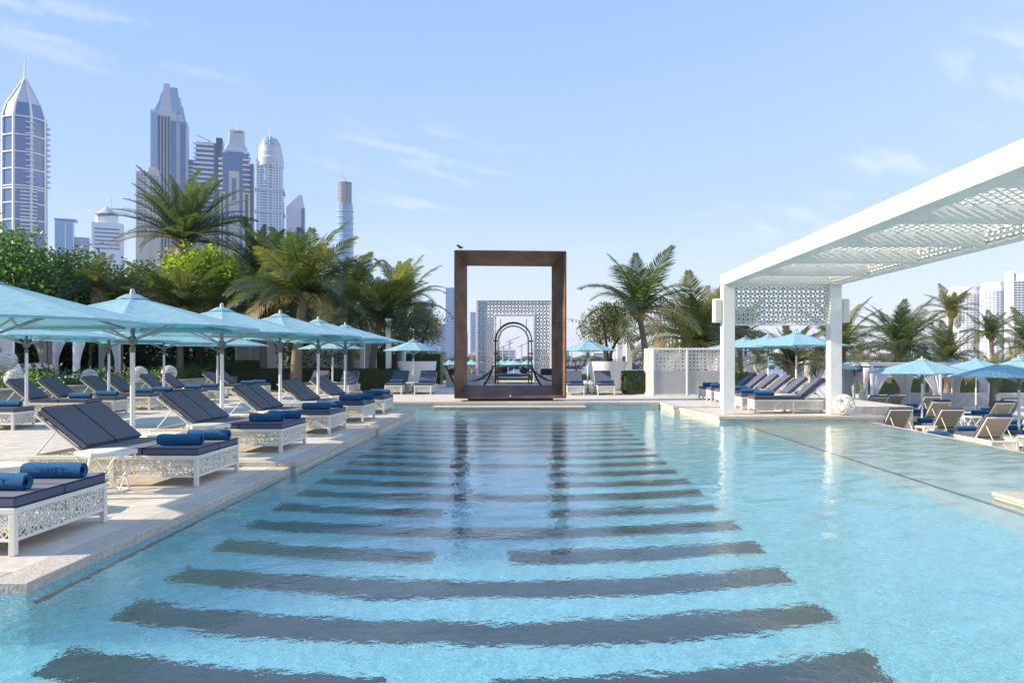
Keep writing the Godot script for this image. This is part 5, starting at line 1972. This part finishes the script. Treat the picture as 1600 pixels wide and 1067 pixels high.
func build_plants() -> void:
	var dense := "dense dark trees at the back of the left garden"
	broad_tree(Vector3(-25.5, -0.3, -36.0), "big glossy broadleaf tree below the pointed glass tower", [[Vector3(0, 5.6, 0), Vector3(3.4, 2.6, 2.8)], [Vector3(1.8, 4.2, 1.0), Vector3(2.6, 2.4, 2.2)], [Vector3(-2.5, 4.6, 0.6), Vector3(2.6, 2.6, 2.2)]], 15000, 0.26, M.leaf_mid, 1)
	var k := 0
	for q in [[-27.0, -31.0, 4.6], [-22.8, -38.0, 5.0], [-20.9, -40.0, 5.2], [-18.6, -42.0, 5.4], [-16.0, -44.5, 5.2], [-13.6, -47.5, 4.8], [-10.6, -49.5, 3.9], [-26.0, -43.0, 6.0]]:
		broad_tree(Vector3(q[0], -0.3, q[1]), "dense dark shade tree behind the left cabanas and hedges", [[Vector3(0, q[2], 0), Vector3(2.3, 2.0, 2.0)], [Vector3(0.5, q[2] * 0.55, 0.6), Vector3(2.3, 1.7, 1.8)], [Vector3(-0.8, q[2] * 0.3, 0.4), Vector3(2.0, 1.3, 1.6)]], 9500, 0.20, M.leaf_deep if k % 3 else M.leaf_mid, 10 + k, dense)
		k += 1
	broad_tree(Vector3(-17.4, -0.3, -39.6), "bright yellow-green leafy tree in front of the date palm", [[Vector3(0.2, 6.6, 0), Vector3(1.7, 1.0, 1.3)], [Vector3(1.5, 5.5, 0.2), Vector3(1.3, 1.1, 1.2)], [Vector3(-1.0, 5.2, 0.2), Vector3(1.2, 0.9, 1.0)]], 7000, 0.22, M.leaf_bright, 31)
	broad_tree(Vector3(-20.2, -0.3, -36.5), "yellow-green shrub tree right behind the front umbrella tip", [[Vector3(0.0, 3.9, 0), Vector3(1.0, 0.7, 0.9)], [Vector3(-0.9, 3.4, 0.2), Vector3(0.8, 0.7, 0.8)]], 2600, 0.22, M.leaf_bright, 33)
	var blue := [M.frond_blue, M.frond_blue, M.frond_green]
	var yel := [M.frond_green, M.frond_yellow, M.frond_green, M.frond_yellow]
	palm("date_palm", Vector3(-19.0, -0.3, -41.5), 8.4, 4.1, "tall date palm with stiff blue-green fronds below the slab tower", "date", 44, 0.28, 1, Vector2.ZERO, blue)
	palm("date_palm", Vector3(-15.4, -0.3, -43.0), 6.6, 3.3, "lower date palm behind the yellow-green tree", "date", 34, 0.26, 2, Vector2.ZERO, blue)
	palm("coconut_palm", Vector3(-11.2, 0.0, -36.0), 4.6, 3.9, "coconut palm with wide arching fronds above the perforated wall", "coco", 34, 0.24, 3, Vector2(0.4, 0.0), [M.frond_green, M.frond_green, M.frond_yellow, M.frond_green])
	palm("coconut_palm", Vector3(-8.2, 0.0, -38.5), 3.7, 3.1, "coconut palm beside the left planter's olive tree", "coco", 28, 0.17, 4, Vector2(0.5, 0.0), yel)
	palm("coconut_palm", Vector3(-7.6, 0.0, -43.0), 4.6, 2.9, "slim coconut palm behind the others near the slim construction tower", "coco", 24, 0.15, 5, Vector2(0.2, 0.0))
	palm("areca_palm", Vector3(-21.0, -0.3, -36.2), 5.2, 2.0, "small areca palm with drooping fronds, beside the glossy tree", "coco", 15, 0.07, 6, Vector2(0.2, 0))
	palm("areca_palm", Vector3(-19.6, -0.3, -36.4), 4.9, 2.0, "small areca palm with a pale thin trunk, in front of the dark trees", "coco", 15, 0.07, 7, Vector2(0.1, 0), yel)
	palm("coconut_palm", Vector3(-17.0, -0.3, -36.8), 4.4, 2.9, "yellowish palm with long narrow fronds behind the second front umbrella", "coco", 26, 0.16, 8, Vector2(0, 0), yel)
	palm("coconut_palm", Vector3(-13.6, -0.3, -38.5), 4.2, 3.2, "shaded coconut palm between the yellow-green tree and the perforated wall", "coco", 26, 0.18, 23, Vector2.ZERO)
	palm("coconut_palm", Vector3(-9.9, 0.0, -41.5), 5.0, 3.0, "coconut palm filling the gap below the sail-shaped tower", "coco", 24, 0.17, 24, Vector2.ZERO)
	palm("date_palm", Vector3(-29.5, -0.3, -40.0), 7.0, 3.2, "date palm whose frond tips cross the pointed tower's base", "date", 30, 0.26, 9, Vector2.ZERO, blue)
	# right
	palm("coconut_palm", Vector3(5.45, 0.12, -37.0), 3.75, 3.7, "tall coconut palm with a clean pale trunk right of the frame", "coco", 22, 0.165, 11, Vector2(-0.42, 0), [M.frond_green, M.frond_yellow, M.frond_green])
	palm("coconut_palm", Vector3(8.4, 0.12, -40.0), 2.4, 3.9, "bushy coconut palm behind the white partition", "coco", 30, 0.20, 12, Vector2(0.1, 0), yel)
	palm("coconut_palm", Vector3(10.2, 0.12, -46.0), 2.6, 3.0, "dark coconut palm just left of the pergola post", "coco", 24, 0.18, 13)
	palm("date_palm", Vector3(11.9, -0.9, -35.5), 2.3, 2.3, "short stout date palm seen between the pergola posts", "date", 34, 0.27, 14, Vector2.ZERO, yel)
	palm("coconut_palm", Vector3(12.6, -0.9, -47.0), 3.9, 3.0, "coconut palm seen through the pergola's hanging screen", "coco", 24, 0.18, 15, Vector2.ZERO, yel)
	palm("coconut_palm", Vector3(17.0, -0.9, -41.5), 3.0, 3.1, "leaning coconut palm just right of the pergola post", "coco", 26, 0.18, 16, Vector2(-0.5, 0), yel)
	palm("coconut_palm", Vector3(21.4, -0.9, -45.0), 3.1, 3.4, "full coconut palm behind the sea-facing loungers", "coco", 30, 0.22, 17)
	palm("coconut_palm", Vector3(31.8, -0.9, -59.0), 6.2, 2.3, "tall slim yellowish palm in front of the white rounded tower", "coco", 24, 0.2, 18, Vector2(0.3, 0), yel)
	palm("coconut_palm", Vector3(26.4, -0.9, -49.0), 2.6, 2.7, "low bushy palm between two turquoise umbrella tops", "coco", 28, 0.22, 19)
	palm("coconut_palm", Vector3(32.9, -0.9, -55.0), 4.3, 2.2, "coconut palm with a slim dark trunk in front of the cream tower", "coco", 26, 0.17, 20, Vector2(-0.2, 0))
	palm("coconut_palm", Vector3(30.0, -0.9, -46.5), 3.3, 2.6, "coconut palm reaching in at the right edge of the terrace", "coco", 26, 0.18, 21, Vector2.ZERO, yel)
	palm("coconut_palm", Vector3(23.0, -0.9, -38.5), 1.7, 1.5, "small young palm with a pale trunk under the umbrella hem", "coco", 16, 0.14, 22, Vector2.ZERO, yel)
	# festoon lights across the garden
	for q in [[596, 489, 50.0, 710, 494, 50.0, "string of small festoon bulbs left of the brown frame"], [886, 497, 50.0, 985, 489, 50.0, "string of small festoon bulbs right of the brown frame"]]:
		var a := at(q[0], q[1], q[2])
		var b := at(q[3], q[4], q[5])
		var t := thing("festoon_lights", q[6], "string lights", a)
		var pts := []
		for i in 21:
			var f := i / 20.0
			pts.append((b - a) * f + Vector3(0, -0.35 * 4 * f * (1 - f), 0))
		var c := MB.new()
		c.tube(pts, 0.012, 4)
		part(c, "cord", M.cord, t)
		var bm := MB.new()
		bm.lathe([Vector2(0, 0.0), Vector2(0.025, -0.02), Vector2(0.028, -0.07), Vector2(0.05, -0.13), Vector2(0.03, -0.18), Vector2(0, -0.19)], 8)
		var bmesh := bm.mesh()
		for i in 18:
			var f := (i + 0.5) / 18.0
			put(bmesh, "bulb", M.dark_steel if i % 2 else M.bulb, t, Transform3D(Basis.IDENTITY, (b - a) * f + Vector3(0, -0.35 * 4 * f * (1 - f), 0)))
		var hp := thing("light_pole", "thin dark pole that carries the festoon lights %s" % ("left of the frame" if q[0] < 800 else "right of the frame"), "pole", Vector3(a.x if q[0] < 800 else b.x, 0.1, -50.0))
		var hm := MB.new()
		hm.tube([Vector3.ZERO, Vector3(0, (a.y if q[0] < 800 else b.y) - 0.08, 0)], 0.03, 6)
		part(hm, "shaft", M.pole_white, hp)


func _ready() -> void:
	rng.seed = 20
	materials()
	camera_and_light()
	build_pool()
	build_ground()
	build_frame()
	build_pavilion()
	build_pergola()
	build_left()
	build_right()
	build_plants()
	build_city()
	build_far_shore()
